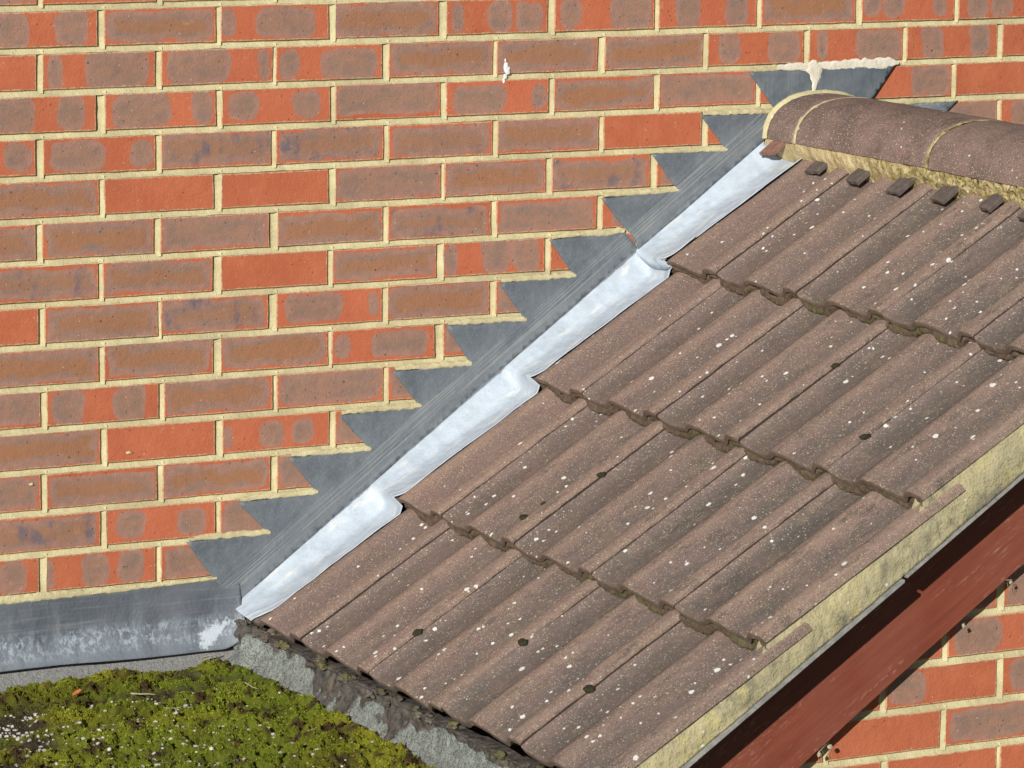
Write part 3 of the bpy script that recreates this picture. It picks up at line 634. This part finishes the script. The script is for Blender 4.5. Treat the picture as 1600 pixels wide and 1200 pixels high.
# verge: undercloak, mortar, bargeboard ----------------------------------------
YV = -.011-5*TW; YV = -(Y0+5*TW)
for mir in (0, 1):
    mx = (lambda x: x) if not mir else (lambda x: 2*RX-x)
    xs = np.arange(.20, RX+.001, .003); m_ = len(xs); K = np.linspace(0, 1, 16)
    X, KK = np.meshgrid(xs, K, indexing='ij')
    S_ = (X-.2565)/CA; tt_ = S_-np.array(CS)[np.clip(np.searchsorted(np.array(CS[1:]), S_.ravel(), side='right').reshape(S_.shape), 0, 3)]
    topz = -1.1436+.732*(X-.2565)+(-.0125-.030*np.clip(tt_, 0, None)/G+.0045+.0015+WARP(S_, -1.43))/CA; botz = VB(X)+.001
    kk_ = np.array([topz[max(0, a-3):a+4].mean(0) for a in range(len(topz))]); topz = np.minimum(kk_, topz+.004)
    Z = topz+(botz-topz)*KK
    Yf = YV+.0085+.010*KK*0-.0045*np.sin(KK*3.1)**2*.6+fbm(np.stack([X*22, Z*22, 0*X], -1), 3, 4)*.0026+fbm(np.stack([X*120, Z*120, 0*X], -1), 2, 6)*.0011
    Pf = np.stack([mx(X), Yf, Z], -1); Bm = MB()
    bk = Pf[:, [-1, 0]].copy(); bk[..., 1] = YV+.028
    PP = np.concatenate([Pf, bk], 1)
    Bm.grid(PP); Bm.build('verge_mortar', M['verge'], roof, smooth=True)
    # undercloak boards
    for (xa, xb, yo) in ((.20, .786, .0010), (.793, RX, .0045)):
        q = []
        for dx, yv, dz in ((xa, YV+yo, 0), (xb, YV+yo, 0), (xb, -1.17, 0), (xa, -1.17, 0)): q.append((mx(dx), yv, VB(dx)+dz-(.001 if yo < .002 else 0)))
        t_ = .0042; V = q+[(a, b_, c_-t_) for a, b_, c_ in q]
        mesh('undercloak_board', V, [(0, 1, 2, 3), (7, 6, 5, 4), (0, 4, 5, 1), (1, 5, 6, 2), (2, 6, 7, 3), (3, 7, 4, 0)], M['board2'], roof)
    # bargeboard
    Bm = MB(); xs = np.linspace(.05, RX, 90)
    prof_ = [(-1.268, 0), (-1.309, 0), (-1.312, .0025), (-1.312, 1), (-1.268, 1.)]
    P_ = np.zeros((len(xs), 5, 3)); Ac = np.zeros((len(xs), 5, 3))
    for a, x in enumerate(xs):
        zb = BB(x)+.0012*math.sin(x*9)+.0008*fbm(np.array([[x*30, 0, 0]]), 2)[0]; zt = VB(x)-.0065
        for j, (y, f) in enumerate(prof_):
            z = zb if f == 0 else zb+.0025 if f == .0025 else zt
            P_[a, j] = (mx(x), y, z); Ac[a, j] = (x/.82, (z-BB(x))*.82, 0)
    Bm.grid(P_, bc=Ac); o = Bm.build('bargeboard', M['board'], roof)
# eaves upstand: lumpy mortar and torn mineral felt between flat roof and tiles
y = np.arange(-.008, -1.43, -.003); K = np.linspace(0, 1, 26); Y, KK = np.meshgrid(y, K, indexing='ij')
kx = [0, .15, .30, .55, .70, .80, 1.0]
X = np.interp(KK, kx, [.175, .225, .250, .262, .268, .262, .290]); Z = np.interp(KK, kx, [-1.2535, -1.249, -1.232, -1.198, -1.180, -1.1745, -1.166])
W = np.stack([Y*9, KK*2.2, 0*Y], -1)
pm = fbm(np.stack([Y*10.5, KK*1.1, 0*Y], -1), 3, 21)
pm = pm*.8+.5*fbm(np.stack([Y*34, KK*5, 0*Y], -1), 3, 27)
PM = .66+.95*pm-.85*np.clip((KK-.56)/.25, 0, 1)+.45*np.clip((.42-KK), 0, 1)
PM = PM-.55*np.clip((.075+Y)/.03+.6, 0, 1)*1.0+.45*np.exp(-((Y+.035)/.022)**2)*np.clip(1-abs(KK-.25)/.25, 0, 1)
lump = fbm(np.stack([Y*28, KK*4, 0*Y], -1), 3, 22)
lump2 = fbm(np.stack([Y*75, KK*9, 0*Y], -1), 3, 29)
dp = np.where(PM < .5, .004+.010*lump+.005*lump2, .0015*lump)*np.clip((KK-.12)*5, 0, 1)*np.clip((1.0-KK)*8, 0, 1)
dp = dp+.0012*fbm(np.stack([Y*160, KK*14, 0*Y], -1), 2, 23)
cw = np.clip((Y+.15)/.06, 0, 1); hump = np.sin(np.clip((KK-.1)/.85, 0, 1)*math.pi)**.6
dp = dp+cw*hump*(.012+.016*lump+.008*lump2)
X = X-dp*.85; Z = Z+dp*.5
u = ((-Y-Y0)/TW) % 1
endw = np.clip((KK-.78)/.22, 0, 1); Z = Z+endw*(-.006+.4*np.clip(prof(u)-.004, -.004, .006))
Bm = MB(); Bm.grid(np.stack([X, Y, Z], -1), hc=np.stack([-Y, KK, PM], -1))
o = Bm.build('eaves_upstand', M['upfelt'], roof, smooth=True); o['label'] = 'torn grey felt and lumpy dark mortar below the eaves'
# mortar and soil clods right under the eaves noses
D = MB(); r = np.random.default_rng(5)
for k in range(150):
    y_ = -r.uniform(.0, 1.42); u_ = ((-y_-Y0)/TW) % 1; pr_ = float(prof(np.array(u_)))
    if pr_ > .013 and y_ < -.06: continue
    sz = r.uniform(.005, .011)
    c_ = (.262+r.uniform(-.006, .010), y_, -1.172+r.uniform(-.008, .004))
    sz *= .8; V, Ff = blob(c_, (sz, sz*1.3, sz*.75), k, 3, 1.0, 1.8); g_ = r.uniform(.7, 1.3)
    D.add(V, Ff, mc=np.tile(np.array([.115, .100, .082])*g_ if r.uniform() > .25 else np.array([.13, .12, .055])*g_, (len(V), 1)))
for k in range(7):      # lumpy mass in the corner by the flashing
    sz = r.uniform(.006, .013); c_ = (.266+r.uniform(-.022, .012), -r.uniform(.0, .14), -1.180-r.uniform(-.008, .036))
    V, Ff = blob(c_, (sz, sz*1.3, sz*1.0), k+300, 4, .95, 1.4); V = V+(fbm(V*110, 3, k)*.0045+fbm(V*300, 2, k+5)*.002)[:, None]*np.array([1, .6, .8])
    D.add(V, Ff, mc=np.tile(np.array([.150, .125, .100])*r.uniform(.5, 1.2), (len(V), 1)))
o = D.build('eaves_mortar', M['dirt'], roof, smooth=True)

# ------------------------------------------------------------------ lead flashings
def lead_obj(name, P_, lc, parent, thick=.0018):
    Bm = MB(); Bm.grid(P_, lc=lc); o = Bm.build(name, M['lead'], parent, smooth=True)
    md = o.modifiers.new('t', 'SOLIDIFY'); md.thickness = thick; md.offset = 0
    return o
TIPS = [(.161, -1.014), (.262, -.949), (.365, -.874), (.466, -.802), (.575, -.727), (.685, -.648), (.795, -.574), (.901, -.498), (1.010, -.424), (1.117, -.344), (1.223, -.275)]
NOT = [(.326, -1.013), (.423, -.945), (.531, -.872), (.633, -.798), (.739, -.726), (.853, -.648), (.957, -.571), (1.062, -.491), (1.178, -.418), (1.283, -.345), (1.384, -.277)]
def fold_z(x): return -1.1436+.732*(x-.2565)+.004
def top_z(x):
    """sawtooth upper edge of the wall leaf; returns (z_low, z_high) as function of x: the highest part reached"""
    z = fold_z(x)
    for (a, b) in zip(TIPS, NOT):
        if a[0] <= x <= b[0]: z = max(z, a[1]+(b[1]-a[1])*(x-a[0])/(b[0]-a[0]))
    return z
def wall_leaf(name, i0, i1, parent, yoff, xend=None, poly=None):
    """triangulated sheet from an outline in the wall plane"""
    from mathutils.geometry import delaunay_2d_cdt
    P2 = []
    n = len(poly)
    for a in range(n):
        p, q = poly[a], poly[(a+1) % n]; L = math.hypot(q[0]-p[0], q[1]-p[1]); k = max(1, int(L/.012))
        for j in range(k): P2.append((p[0]+(q[0]-p[0])*j/k, p[1]+(q[1]-p[1])*j/k))
    nb = len(P2); lo = np.min(P2, 0); hi = np.max(P2, 0)
    pts = [Vector(p) for p in P2]+[Vector((x, z)) for x in np.arange(lo[0], hi[0], .012) for z in np.arange(lo[1], hi[1], .012)]
    vs, _, fs, *_r = delaunay_2d_cdt(pts, [], [list(range(nb))], 1, 1e-5)
    V = np.array([(v[0], yoff, v[1]) for v in vs]); Ff = [list(f) for f in fs]
    V[:, 1] += fbm(V*7, 3, 3)*.0016
    n_ = (V[:, 2]-np.array([fold_z(x) for x in V[:, 0]]))*.807; s_ = (V[:, 0]-.2565)/.807
    pt = np.clip(.16-n_*14, 0, .45)
    if parent['category'] and 'ridge' in parent.name: n_ = n_*0+.5; pt = pt*0
    o = mesh(name, V, Ff, M['lead'], parent, {'lc': np.stack([s_, n_, pt], -1)}, True)
    md = o.modifiers.new('t', 'SOLIDIFY'); md.thickness = .0018; md.offset = 0
    return o
def wing(parent, sa, sb, raise_=0.):
    s = np.unique(np.concatenate([np.arange(sa, sb, .006), [sb]])); q = np.linspace(0, 1, 26)
    S, Q = np.meshgrid(s, q, indexing='ij')
    e = np.where(s > 1.05, .104+.02*np.clip((s-1.25)/.12, 0, 1), .117)+.003*np.sin(s*21)+.002*np.sin(s*57)
    e = np.where(s < .03, .066+.02*np.clip(s/.03, 0, 1), e); e = np.where((s >= .03) & (s < .10), .088+.034*(s-.03)/.07, e)
    for cs in CS[1:]:
        d = s-cs; e = np.where((d > -.012) & (d < .0), e-.0*d, e); e = np.where((d >= .0) & (d < .075), .082+.030*np.clip(d/.06, 0, 1)**.8, e)
    Y = -(Q*e[:, None])
    h = np.zeros_like(S)
    # smooth drape over the tiles
    for ds_ in (-.022, -.014, -.007, 0, .007, .014): h = h+surf(np.clip(S+ds_, 0.001, 2), np.minimum(Y, -.02))
    h = np.maximum(h/6, surf(S, np.minimum(Y, -.02))+.0005)+.0035+raise_
    for cs in CS[1:]:                        # dressed bump over each nose
        h = h+.004*np.exp(-((S-cs)/.016)**2)*np.exp(-((Y+.075)/.020)**2)
    k = np.clip(1-Q/.30, 0, 1); h = h*(1-k*k)+(k*k)*.004
    crease = .0022*np.exp(-((Y+e[:, None]-.022)/.0035)**2); h = h+crease
    h = h+fbm(np.stack([S*24, Y*24, 0*S], -1), 2, 12)*.0016
    s1 = fbm(np.stack([Y*40, Y*0, Y*0], -1), 2, 6)*.003
    S2 = S+np.where(S < sa+.003, s1, 0)
    P_ = rp(S2, Y-.0045, h)
    # upturn on wall: 4 rows up
    up = []
    for j, (yy_, nz_) in enumerate(((-.0030, .022), (-.0032, .012), (-.0042, .0045))):
        x = E0[0]+s*CA; up.append(np.stack([x, np.full_like(s, yy_), -1.1436+.732*(x-.2565)+nz_+raise_], -1))
    P_ = np.concatenate([np.stack(up, 1), P_[:, 1:]], 1)
    nn = np.concatenate([np.tile([.018, .010, .004], (len(s), 1)), -Q[:, 1:]*.1], 1)
    pt = np.concatenate([np.tile([.0, .12, .42], (len(s), 1)), np.where(Q[:, 1:] > 0, .85, 0)], 1)
    SS = np.repeat(s[:, None], P_.shape[1], 1)
    return lead_obj('roof_wing', P_, np.stack([SS, nn, pt], -1), parent)
LAPX = 1.062
low = thing('step_flashing', (.7, 0, -.9), 'long lower lead flashing with seven sawtooth steps and pale wing over the tiles', 'flashing')
Pl = []
for i in range(0, 8): Pl += [TIPS[i], NOT[i]]
Pl += [(1.085, -.515), (1.092, -.525), (.30, fold_z(.30)), (.262, -1.150), (.250, -1.138)]
wall_leaf('wall_leaf', 0, 0, low, -.0040, poly=Pl)
wing(low, -.004, 1.045)
upp = thing('step_flashing', (1.25, 0, -.4), 'short upper lead flashing with three steps ending at the ridge, lapped over the longer one', 'flashing')
Pu = [(1.010, -.424), NOT[8], TIPS[9], NOT[9], TIPS[10], NOT[10], (1.40, -.30), (1.40, fold_z(1.40)), (1.095, fold_z(1.095)), (1.094, -.530), (1.086, -.508), (1.075, -.494), (1.060, -.482)]
wall_leaf('wall_leaf', 0, 0, upp, -.0068, poly=Pu)
wing(upp, 1.030, 1.372, .0034)
sad = thing('ridge_flashing', (1.49, 0, -.3), 'trapezoid lead flashing over the end of the ridge with white pointing on top', 'flashing')
wall_leaf('left_leaf', 0, 0, sad, -.0050, poly=[(1.329, -.195), (1.474, -.188), (1.500, -.188), (1.470, -.25), (1.47, -.31), (1.41, -.31), (1.40, -.283)])
wall_leaf('right_leaf', 0, 0, sad, -.0080, poly=[(1.486, -.190), (1.662, -.188), (1.605, -.262), (1.56, -.33), (1.478, -.30), (1.466, -.245)])
# mirrored flashing on the far slope
rt = thing('step_flashing', (2.0, 0, -.7), 'dark lead flashing on the far slope, only one step tip showing behind the ridge', 'flashing')
wall_leaf('wall_leaf', 0, 0, rt, -.0040, poly=[(2*RX-1.165, -.267), (2*RX-1.40, -.267), (2*RX-1.40, -.34), (2*RX-1.3, -.42), (2*RX-.262, -1.15), (2*RX-.161, -1.02), (2*RX-.32, -1.015), (2*RX-.262, -.95), (2*RX-.42, -.945), (2*RX-.466, -.80), (2*RX-.63, -.798), (2*RX-.685, -.648), (2*RX-.85, -.648), (2*RX-.9, -.498), (2*RX-1.06, -.491), (2*RX-1.117, -.344), (2*RX-1.26, -.344)])
# pale patch pointing
def smear(name, pts, mat, yb, seed, h=.004, parent=None, label=None):
    """ragged trowelled strip: pts = list of (x,z,halfwidth)"""
    pts = np.array(pts); L = np.r_[0, np.cumsum(np.hypot(np.diff(pts[:, 0]), np.diff(pts[:, 1])))]
    t = np.arange(0, L[-1], .0025); x = np.interp(t, L, pts[:, 0]); z = np.interp(t, L, pts[:, 1]); hw = np.interp(t, L, pts[:, 2])
    dx = np.gradient(x); dz = np.gradient(z); l = np.hypot(dx, dz); nx, nz = -dz/l, dx/l
    a = np.linspace(-1, 1, 9); P_ = np.zeros((len(t), 9, 3))
    for j, aj in enumerate(a):
        wv = hw*(1+.45*fbm(np.stack([t*110+seed, t*0+(aj > 0)*9, t*0], -1), 3, seed))
        P_[:, j, 0] = x+nx*aj*wv; P_[:, j, 2] = z+nz*aj*wv
        P_[:, j, 1] = yb-h*(1-abs(aj)**3)*(1+.4*fbm(np.stack([t*90, t*0+aj, t*0], -1), 2, seed+1))+.0015*(abs(aj) > .9)
    Bm = MB(); Bm.grid(P_); o = Bm.build(name, mat, parent, smooth=True)
    if label: o['label'] = label
    return o
smear('white_pointing', [(1.39, -.1885, .005), (1.45, -.1880, .0075), (1.52, -.188, .0085), (1.58, -.187, .0095), (1.64, -.187, .011), (1.668, -.187, .004)], M['white'], -.0088, 3, .0006, sad)
smear('pointing_drip', [(1.4745, -.176, .004), (1.473, -.186, .013), (1.474, -.194, .017), (1.475, -.206, .012), (1.476, -.220, .007), (1.474, -.238, .003)], M['white'], -.0103, 5, .0004, sad)
# mortar tongues over each step (each belongs to its flashing's pointing)
for i, (a, b_) in enumerate(zip(TIPS, NOT)):
    par = low if i < 8 else upp
    zz = (a[1]+b_[1])/2
    smear('step_pointing', [(a[0]+.004, a[1]+.004, .0035), (a[0]+.04, zz+.0045, .0058), (b_[0]-.03, zz+.0045, .0062), (b_[0]-.006, b_[1]+.004, .006), (b_[0]+.002, b_[1]+.002, .003)], M['mortar'], -.0035 if i < 8 else -.0055, 20+i, .0034, par)
smear('step_pointing', [(1.333, -.192, .004), (1.36, -.190, .006), (1.40, -.189, .006)], M['mortar'], -.005, 50, .003, sad)
smear('step_pointing', [(2*RX-1.365, -.2665, .006), (2*RX-1.25, -.2645, .006), (2*RX-1.17, -.2655, .004)], M['mortar'], -.0035, 51, .003, rt)

# apron flashing over the flat roof
apn = thing('apron_flashing', (0, 0, -1.14), 'broad grey lead apron flashing above the mossy flat roof, streaked white', 'flashing')
xs = np.arange(-1.4, .2725, .006); k = np.linspace(0, 1, 24); X, KK = np.meshgrid(xs, k, indexing='ij')
bend = np.clip((X-.17)/.10, 0, 1)
zt = -1.0945+.0075*np.clip((X-.02)/.15, 0, 1); zb = -1.2125+.040*np.clip((X-.215)/.057, 0, 1)**2.2-.002*np.sin(X*13)
Z = zt+(zb-zt)*KK
Y = -.004-.020*KK**1.6-.010*np.clip((KK-.8)/.2, 0, 1)-.012*bend**2*KK**1.5+fbm(np.stack([X*7, Z*9, 0*X], -1), 2, 31)*.004*np.clip(KK*3, 0, 1)+fbm(np.stack([X*30, Z*40, 0*X], -1), 2, 32)*.0012
X2 = X-.004*np.clip((X-.26)/.012, 0, 1)*np.sin(KK*3.1)
Bm = MB(); Bm.grid(np.stack([X2, Y, Z], -1)); o = Bm.build('lead_sheet', M['apron'], apn, smooth=True)
md = o.modifiers.new('t', 'SOLIDIFY'); md.thickness = .002; md.offset = 0

smear('top_pointing', [(-1.3, -1.0905, .0075), (-.3, -1.0905, .0085), (.0, -1.090, .0065), (.10, -1.0885, .0045), (.20, -1.0865, .004), (.222, -1.086, .002)], M['mortar'], -.0045, 77, .003, apn)
# ------------------------------------------------------------------ flat roof, felt, moss, chips
ZF = -1.25
fr = thing('flat_roof', (-.5, -1, ZF), 'flat roof of grey mineral felt covered in green moss', 'roof')
xs = np.arange(-1.6, .262, .01); ys = np.concatenate([np.arange(-2.2, -.2, .02), np.arange(-.2, -.029, .006), [-.025, -.021, -.017, -.013]])
X, Y = np.meshgrid(xs, ys, indexing='ij')
Z = ZF+fbm(np.stack([X*6, Y*6, 0*X], -1), 2, 3)*.004-.001+.034*np.clip((Y+.045)/.032, 0, 1)**1.3
Bm = MB(); Bm.grid(np.stack([X, Y, Z], -1)); Bm.build('felt_surface', M['felt'], fr, smooth=True)
b = MB(); b.box((-1.6, -2.2, -3), (.19, .003, ZF-.008)); b.build('building_body', M['mortar'], fr)

def edge_x(y):       # right limit of moss
    return .247+.010*fbm(np.stack([y*14, y*0, y*0], -1), 2, 5)-.010*np.clip((-y-.6)*3, 0, 1)
def moss_height(x, y):
    p = np.stack([x, y, x*0], -1)
    n1 = fbm(p*np.array([22, 30, 1]), 3, 41); n2 = vnoise(p*95, 44); n3 = vnoise(p*220, 45)
    h = .011+.0120*n1+.0085*n2+.0042*n3
    # round cushions nearer the viewer and to the right
    cu = np.clip((-y-.28)*2.2+(x-.0)*1.8, 0, 1)
    cell = np.abs(vnoise(p*46, 47)); h = h+cu*(.014*np.sqrt(np.clip(1-cell*1.3, 0, 1))-.006)
    thin = np.clip(1.75-2.3*np.clip(fbm(p*np.array([7, 10, 1]), 2, 51)+.42*np.clip((-y-.14)*5, 0, 1)*np.clip((.10-x)*4, -.6, 1)-.12, 0, 1), 0, 1)   # bare, stony areas
    yb = -.040-.030*np.clip((-.06-x)*3, 0, 1)+.012*fbm(np.stack([x*18, x*0, x*0], -1), 2, 61)
    ef = np.clip((yb-y)/.018, 0, 1)*np.clip((edge_x(y)-x)/.016, 0, 1)
    up = .020*np.clip((y+.06)/.05, 0, 1)
    h = np.clip(h, .001, None)
    return (h*(.25+.75*thin)+.004+up)*ef**.6-.004*(ef <= 0), ef, thin
xs = np.arange(-.95, .275, .0042); ys = np.arange(-1.25, -.020, .0042); X, Y = np.meshgrid(xs, ys, indexing='ij')
H, EF, TH = moss_height(X, Y)
def moss_col(x, y, n):
    p = np.stack([x, y, x*0], -1); a = np.clip(.5+1.3*fbm(p*13, 3, 71), 0, 1)[..., None]; b_ = np.clip(.5+1.6*fbm(p*5+3, 2, 72)+.5*np.clip((-y-.25)*2+(x-.02)*2, -.4, .8), 0, 1)[..., None]
    d = np.clip(3.2*fbm(p*28+9, 3, 73)-.38, 0, 1)[..., None]
    c = np.array([.155, .152, .014])*(1-a)+np.array([.26, .255, .022])*a
    c = c*(1-b_*.7)+np.array([.145, .195, .018])*b_*.7
    c = c*(1-d)+np.array([.072, .045, .020])*d
    return c*n
ms = MB(); soil = np.array([.045, .038, .026])
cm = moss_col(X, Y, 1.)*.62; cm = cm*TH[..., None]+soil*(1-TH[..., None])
ms.grid(np.stack([X, Y, ZF+H], -1), mc=cm)
N_ = 300000
bx = rng.uniform(-.90, .262, N_); by = -rng.uniform(.025, 1.15, N_)**1.0
h, ef, th = moss_height(bx, by); keep = (ef > .12) & (rng.uniform(0, 1, N_) < (.10+.9*th**1.5)) & ((bx > -.62) | (rng.uniform(0, 1, N_) < .3))
bx, by, h, th = bx[keep], by[keep], h[keep], th[keep]; n = len(bx)
L = rng.uniform(.0016, .0036, n)*(.7+.6*np.clip(.5+fbm(np.stack([bx, by, bx*0], -1)*30, 2, 81), 0, 1)); az = rng.uniform(0, 6.283, n); tl = rng.uniform(.15, 1.1, n)
d = np.stack([np.cos(az)*np.sin(tl), np.sin(az)*np.sin(tl), np.cos(tl)], -1); az2 = az+rng.uniform(.8, 2.2, n)
sd = np.stack([np.cos(az2), np.sin(az2), 0*az], -1)*rng.uniform(.0009, .0017, n)[:, None]
b0 = np.stack([bx, by, ZF+h-.001], -1)
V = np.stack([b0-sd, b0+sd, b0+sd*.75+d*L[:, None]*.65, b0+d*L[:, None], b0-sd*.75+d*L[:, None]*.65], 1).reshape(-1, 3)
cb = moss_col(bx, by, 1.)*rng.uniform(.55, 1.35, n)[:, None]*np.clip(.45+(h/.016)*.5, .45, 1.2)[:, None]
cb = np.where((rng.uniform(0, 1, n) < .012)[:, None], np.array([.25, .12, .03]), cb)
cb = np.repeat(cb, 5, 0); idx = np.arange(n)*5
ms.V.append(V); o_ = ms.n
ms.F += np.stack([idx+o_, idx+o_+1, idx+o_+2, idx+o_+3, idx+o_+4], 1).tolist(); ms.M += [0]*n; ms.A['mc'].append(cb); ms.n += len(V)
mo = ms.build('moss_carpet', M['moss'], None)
tag(mo, 'thick carpet of yellow green moss on the flat roof', 'moss', kind='stuff')
# white stone chippings
ch = MB(); r = np.random.default_rng(9); cnt = 0
while cnt < 1300:
    x = r.uniform(-.62, .22); y = -r.uniform(.24, 1.0)
    if r.uniform() < np.clip((x+.08)*3.2, 0, .93): continue
    a = np.array([x]); b_ = np.array([y])
    h, ef, th = moss_height(a, b_)
    cl = fbm(np.array([[x*26, y*26, 3.]]), 2, 88)[0]
    if ef[0] < .9 or th[0] > r.uniform(.35, 1.5) or cl < r.uniform(-.5, .35): 
        if r.uniform() > .004: continue
    sz = r.uniform(.0014, .0040); V, Ff = blob((x, y, ZF+h[0]+sz*.35), (sz*r.uniform(.8, 1.4), sz*r.uniform(.8, 1.4), sz*r.uniform(.5, .9)), cnt, 1, .5, 2.)
    g = r.uniform(.28, .72); ch.add(V, Ff, mc=np.tile(np.array([g, g*.965, g*.88]), (len(V), 1))); cnt += 1
tag(ch.build('stone_chippings', M['chip'], None), 'white stone chippings scattered among thin moss on the flat roof', 'gravel', kind='stuff')

# ------------------------------------------------------------------ small things
def lump(name, c, r_, mat, label, cat, seed, group=None, rough=.3, sub=3):
    V, Ff = blob(c, r_, seed, sub, rough, 3.); o = mesh(name, V, Ff, mat, None, None, True, loc=c); return tag(o, label, cat, group)
def on_roof(s, y, n=0.): return rp(s, y, float(surf(np.array(s), np.array(y)))+n)
CL = [((.399, -.532), (.0085, .0085, .005), 'large round dark moss clump on the middle tiles beside a side joint'),
      ((.442, -.531), (.005, .0045, .004), 'tiny dark moss clump just above the large round clump'),
      ((.546, -.560), (.0085, .0045, .004), 'flat dark moss clump in the side joint high in the third tile course'),
      ((.179, -.857), (.0075, .007, .006), 'dark round moss clump in a side joint of the eaves course'),
      ((.148, -1.128), (.008, .0075, .006), 'round dark moss clump low on the eaves course nearest the verge'),
      ((.112, -.564), (.009, .0045, .006), 'narrow upright dark moss clump near the eaves, second joint from the wall'),
      ((.914, -.869), (.008, .004, .004), 'dark moss clump in the side joint below the top course'),
      ((.779, -1.147), (.010, .004, .004), 'dark moss clump in the joint near the right verge')]
for k, ((s, y), r_, lb) in enumerate(CL):
    jy = -(Y0+round((-y-Y0)/TW)*TW)
    if abs(jy-y) < .03: y = jy+.002
    c = on_roof(s, y-.002, 0)+TN*(.018-.018+float(.0145-prof(np.array(.01))))*.7; lump('moss_clump', c, tuple(1.2*q for q in r_), M['cush'], lb, 'moss', k+3, 'dark moss clumps on the tiles', .35)
# dropping on the wall
V = []; Bm = MB()
for (x, z, a, b_) in ((.8075, -.170, .0055, .010), (.811, -.178, .006, .007), (.8065, -.187, .004, .005), (.803, -.195, .003, .005), (.806, -.158, .0015, .004), (.814, -.172, .002, .003)):
    v, f = blob((x, -.001, z), (a, .0016, b_), int(x*9999), 2, .5, 2.5); Bm.add(v, f)
tag(Bm.build('bird_dropping', M['drop'], None, True), 'white bird dropping splashed on the brick wall', 'bird dropping')
Bm = MB()
v, f = blob((1.428, -.0065, -.289), (.006, .0012, .002), 3, 2, .4); Bm.add(v, f); v, f = blob((1.404, -.0065, -.284), (.003, .001, .002), 4, 2, .4); Bm.add(v, f)
# small mortar crumb beside ridge end
lump('mortar_crumb', (1.381, -.012, -.290), (.006, .006, .010), M['white'], 'pale crumb of mortar stuck to the flashing beside the ridge end', 'mortar crumb', 5, None, .6)
lump('mortar_crumb', (.051, -.001, -.841), (.006, .002, .003), M['mortar'], 'small mortar crumb stuck on a plain red brick of the wall', 'mortar crumb', 6, None, .6)
lump('mortar_crumb', (-.136, -.001, -.884), (.004, .002, .003), M['mortar'], 'small mortar crumb on a brick at the left edge of the photo', 'mortar crumb', 7, None, .6)
lump('pebble', (.262, -.095, -1.222), (.0045, .0045, .004), M['drop'], 'small white pebble on the torn felt under the flashing corner', 'pebble', 8, None, .3, 2)
lump('pebble', (.262, -.345, -1.213), (.004, .006, .003), M['drop'], 'white pebble on the dark mortar below the second eaves tile', 'pebble', 9, None, .3, 2)
# leaf
Bm = MB(); a = np.linspace(-1, 1, 11); A_, B_ = np.meshgrid(a, np.linspace(-1, 1, 7), indexing='ij'); wd = (1-A_**2)**.6*(1+.25*np.sin(A_*14))
Px = -.125+A_*.010; Py = -.19+B_*wd*.007; Pz = ZF+.022+.006*B_**2*wd+.004*A_+.003*np.abs(A_)
Bm.grid(np.stack([Px, Py, Pz], -1)); o = Bm.build('dry_leaf', M['leaf'], None, True); tag(o, 'curled orange dry leaf lying on the moss', 'leaf')
md = o.modifiers.new('t', 'SOLIDIFY'); md.thickness = .0005
def twig(p, q, r_, label, seed):
    p = np.array(p, float); q = np.array(q, float); n = 12; t = np.linspace(0, 1, n); c = p+(q-p)*t[:, None]; c += np.stack([0*t, fbm(np.c_[t*3, t*0+seed, t*0], 2, seed)*.002, fbm(np.c_[t*3, t*0+seed, t*0+5], 2, seed)*.002], -1)
    ax = (q-p)/np.linalg.norm(q-p); e1 = np.cross(ax, [0, 0, 1]); e1 /= np.linalg.norm(e1); e2 = np.cross(ax, e1)
    th = np.arange(6)*math.pi/3; P_ = np.array([[c[i]+(e1*math.cos(a)+e2*math.sin(a))*r_*(1.1-.7*t[i]) for a in list(th)+[0]] for i in range(n)])
    Bm = MB(); Bm.grid(P_); tag(Bm.build('twig', M['twig'], None, True), label, 'twig', 'pale twigs on the moss')
twig((-.035, -.215, ZF+.020), (.003, -.235, ZF+.019), .0018, 'straight pale twig on the moss right of the orange leaf', 1)
twig((-.035, -.31, ZF+.017), (.012, -.33, ZF+.016), .0015, 'thin pale twig on the moss above the white chippings', 2)
twig((.175, -.23, ZF+.022), (.185, -.27, ZF+.018), .0015, 'short pale twig on moss near the torn felt', 3)
twig((.17, -.055, ZF+.030), (.205, -.045, ZF+.032), .002, 'pale straw lying where the apron flashing meets the moss', 4)
# cobweb tufts on the bargeboard's lower edge
for k, (x, z, sz) in enumerate(((.988, -.981, .005), (1.078, -.917, .004), (.738, -1.156, .006), (.718, -1.166, .005))):
    Bm = MB(); r = np.random.default_rng(k+200)
    for j in range(9):
        p = np.array([x-.012, -1.312, z+.004])+r.normal(0, sz*.6, 3)*[1, .3, 1]; q = p+r.normal(0, sz*1.6, 3)*[1, .5, 1]-[0, 0, sz]
        w_ = r.normal(0, .0005, 3); Bm.add([p, p+w_, q, q+w_*.3], [(0, 1, 3, 2)])
    v, f = blob((x-.012, -1.314, z+.004), (sz*.7, sz*.4, sz*.7), k, 2, .6); Bm.add(v, f)
    tag(Bm.build('cobweb', M['twig'], None), ['pale cobweb clump under the bargeboard, in front of the mortar joint', 'cobweb clump under the bargeboard, highest of the four', 'larger cobweb clump near the lower end of the bargeboard', 'lowest cobweb clump at the bottom end of the bargeboard'][k], 'cobweb', 'cobwebs along the bargeboard')
# ground far below, out to the horizon
g = mesh('ground', [(-300, -300, -3.02), (300, -300, -3.02), (300, 300, -3.02), (-300, 300, -3.02)], [(0, 1, 2, 3)], simple('grass_ground', (.05, .07, .02), (.08, .09, .03), 3)); g['kind'] = 'structure'
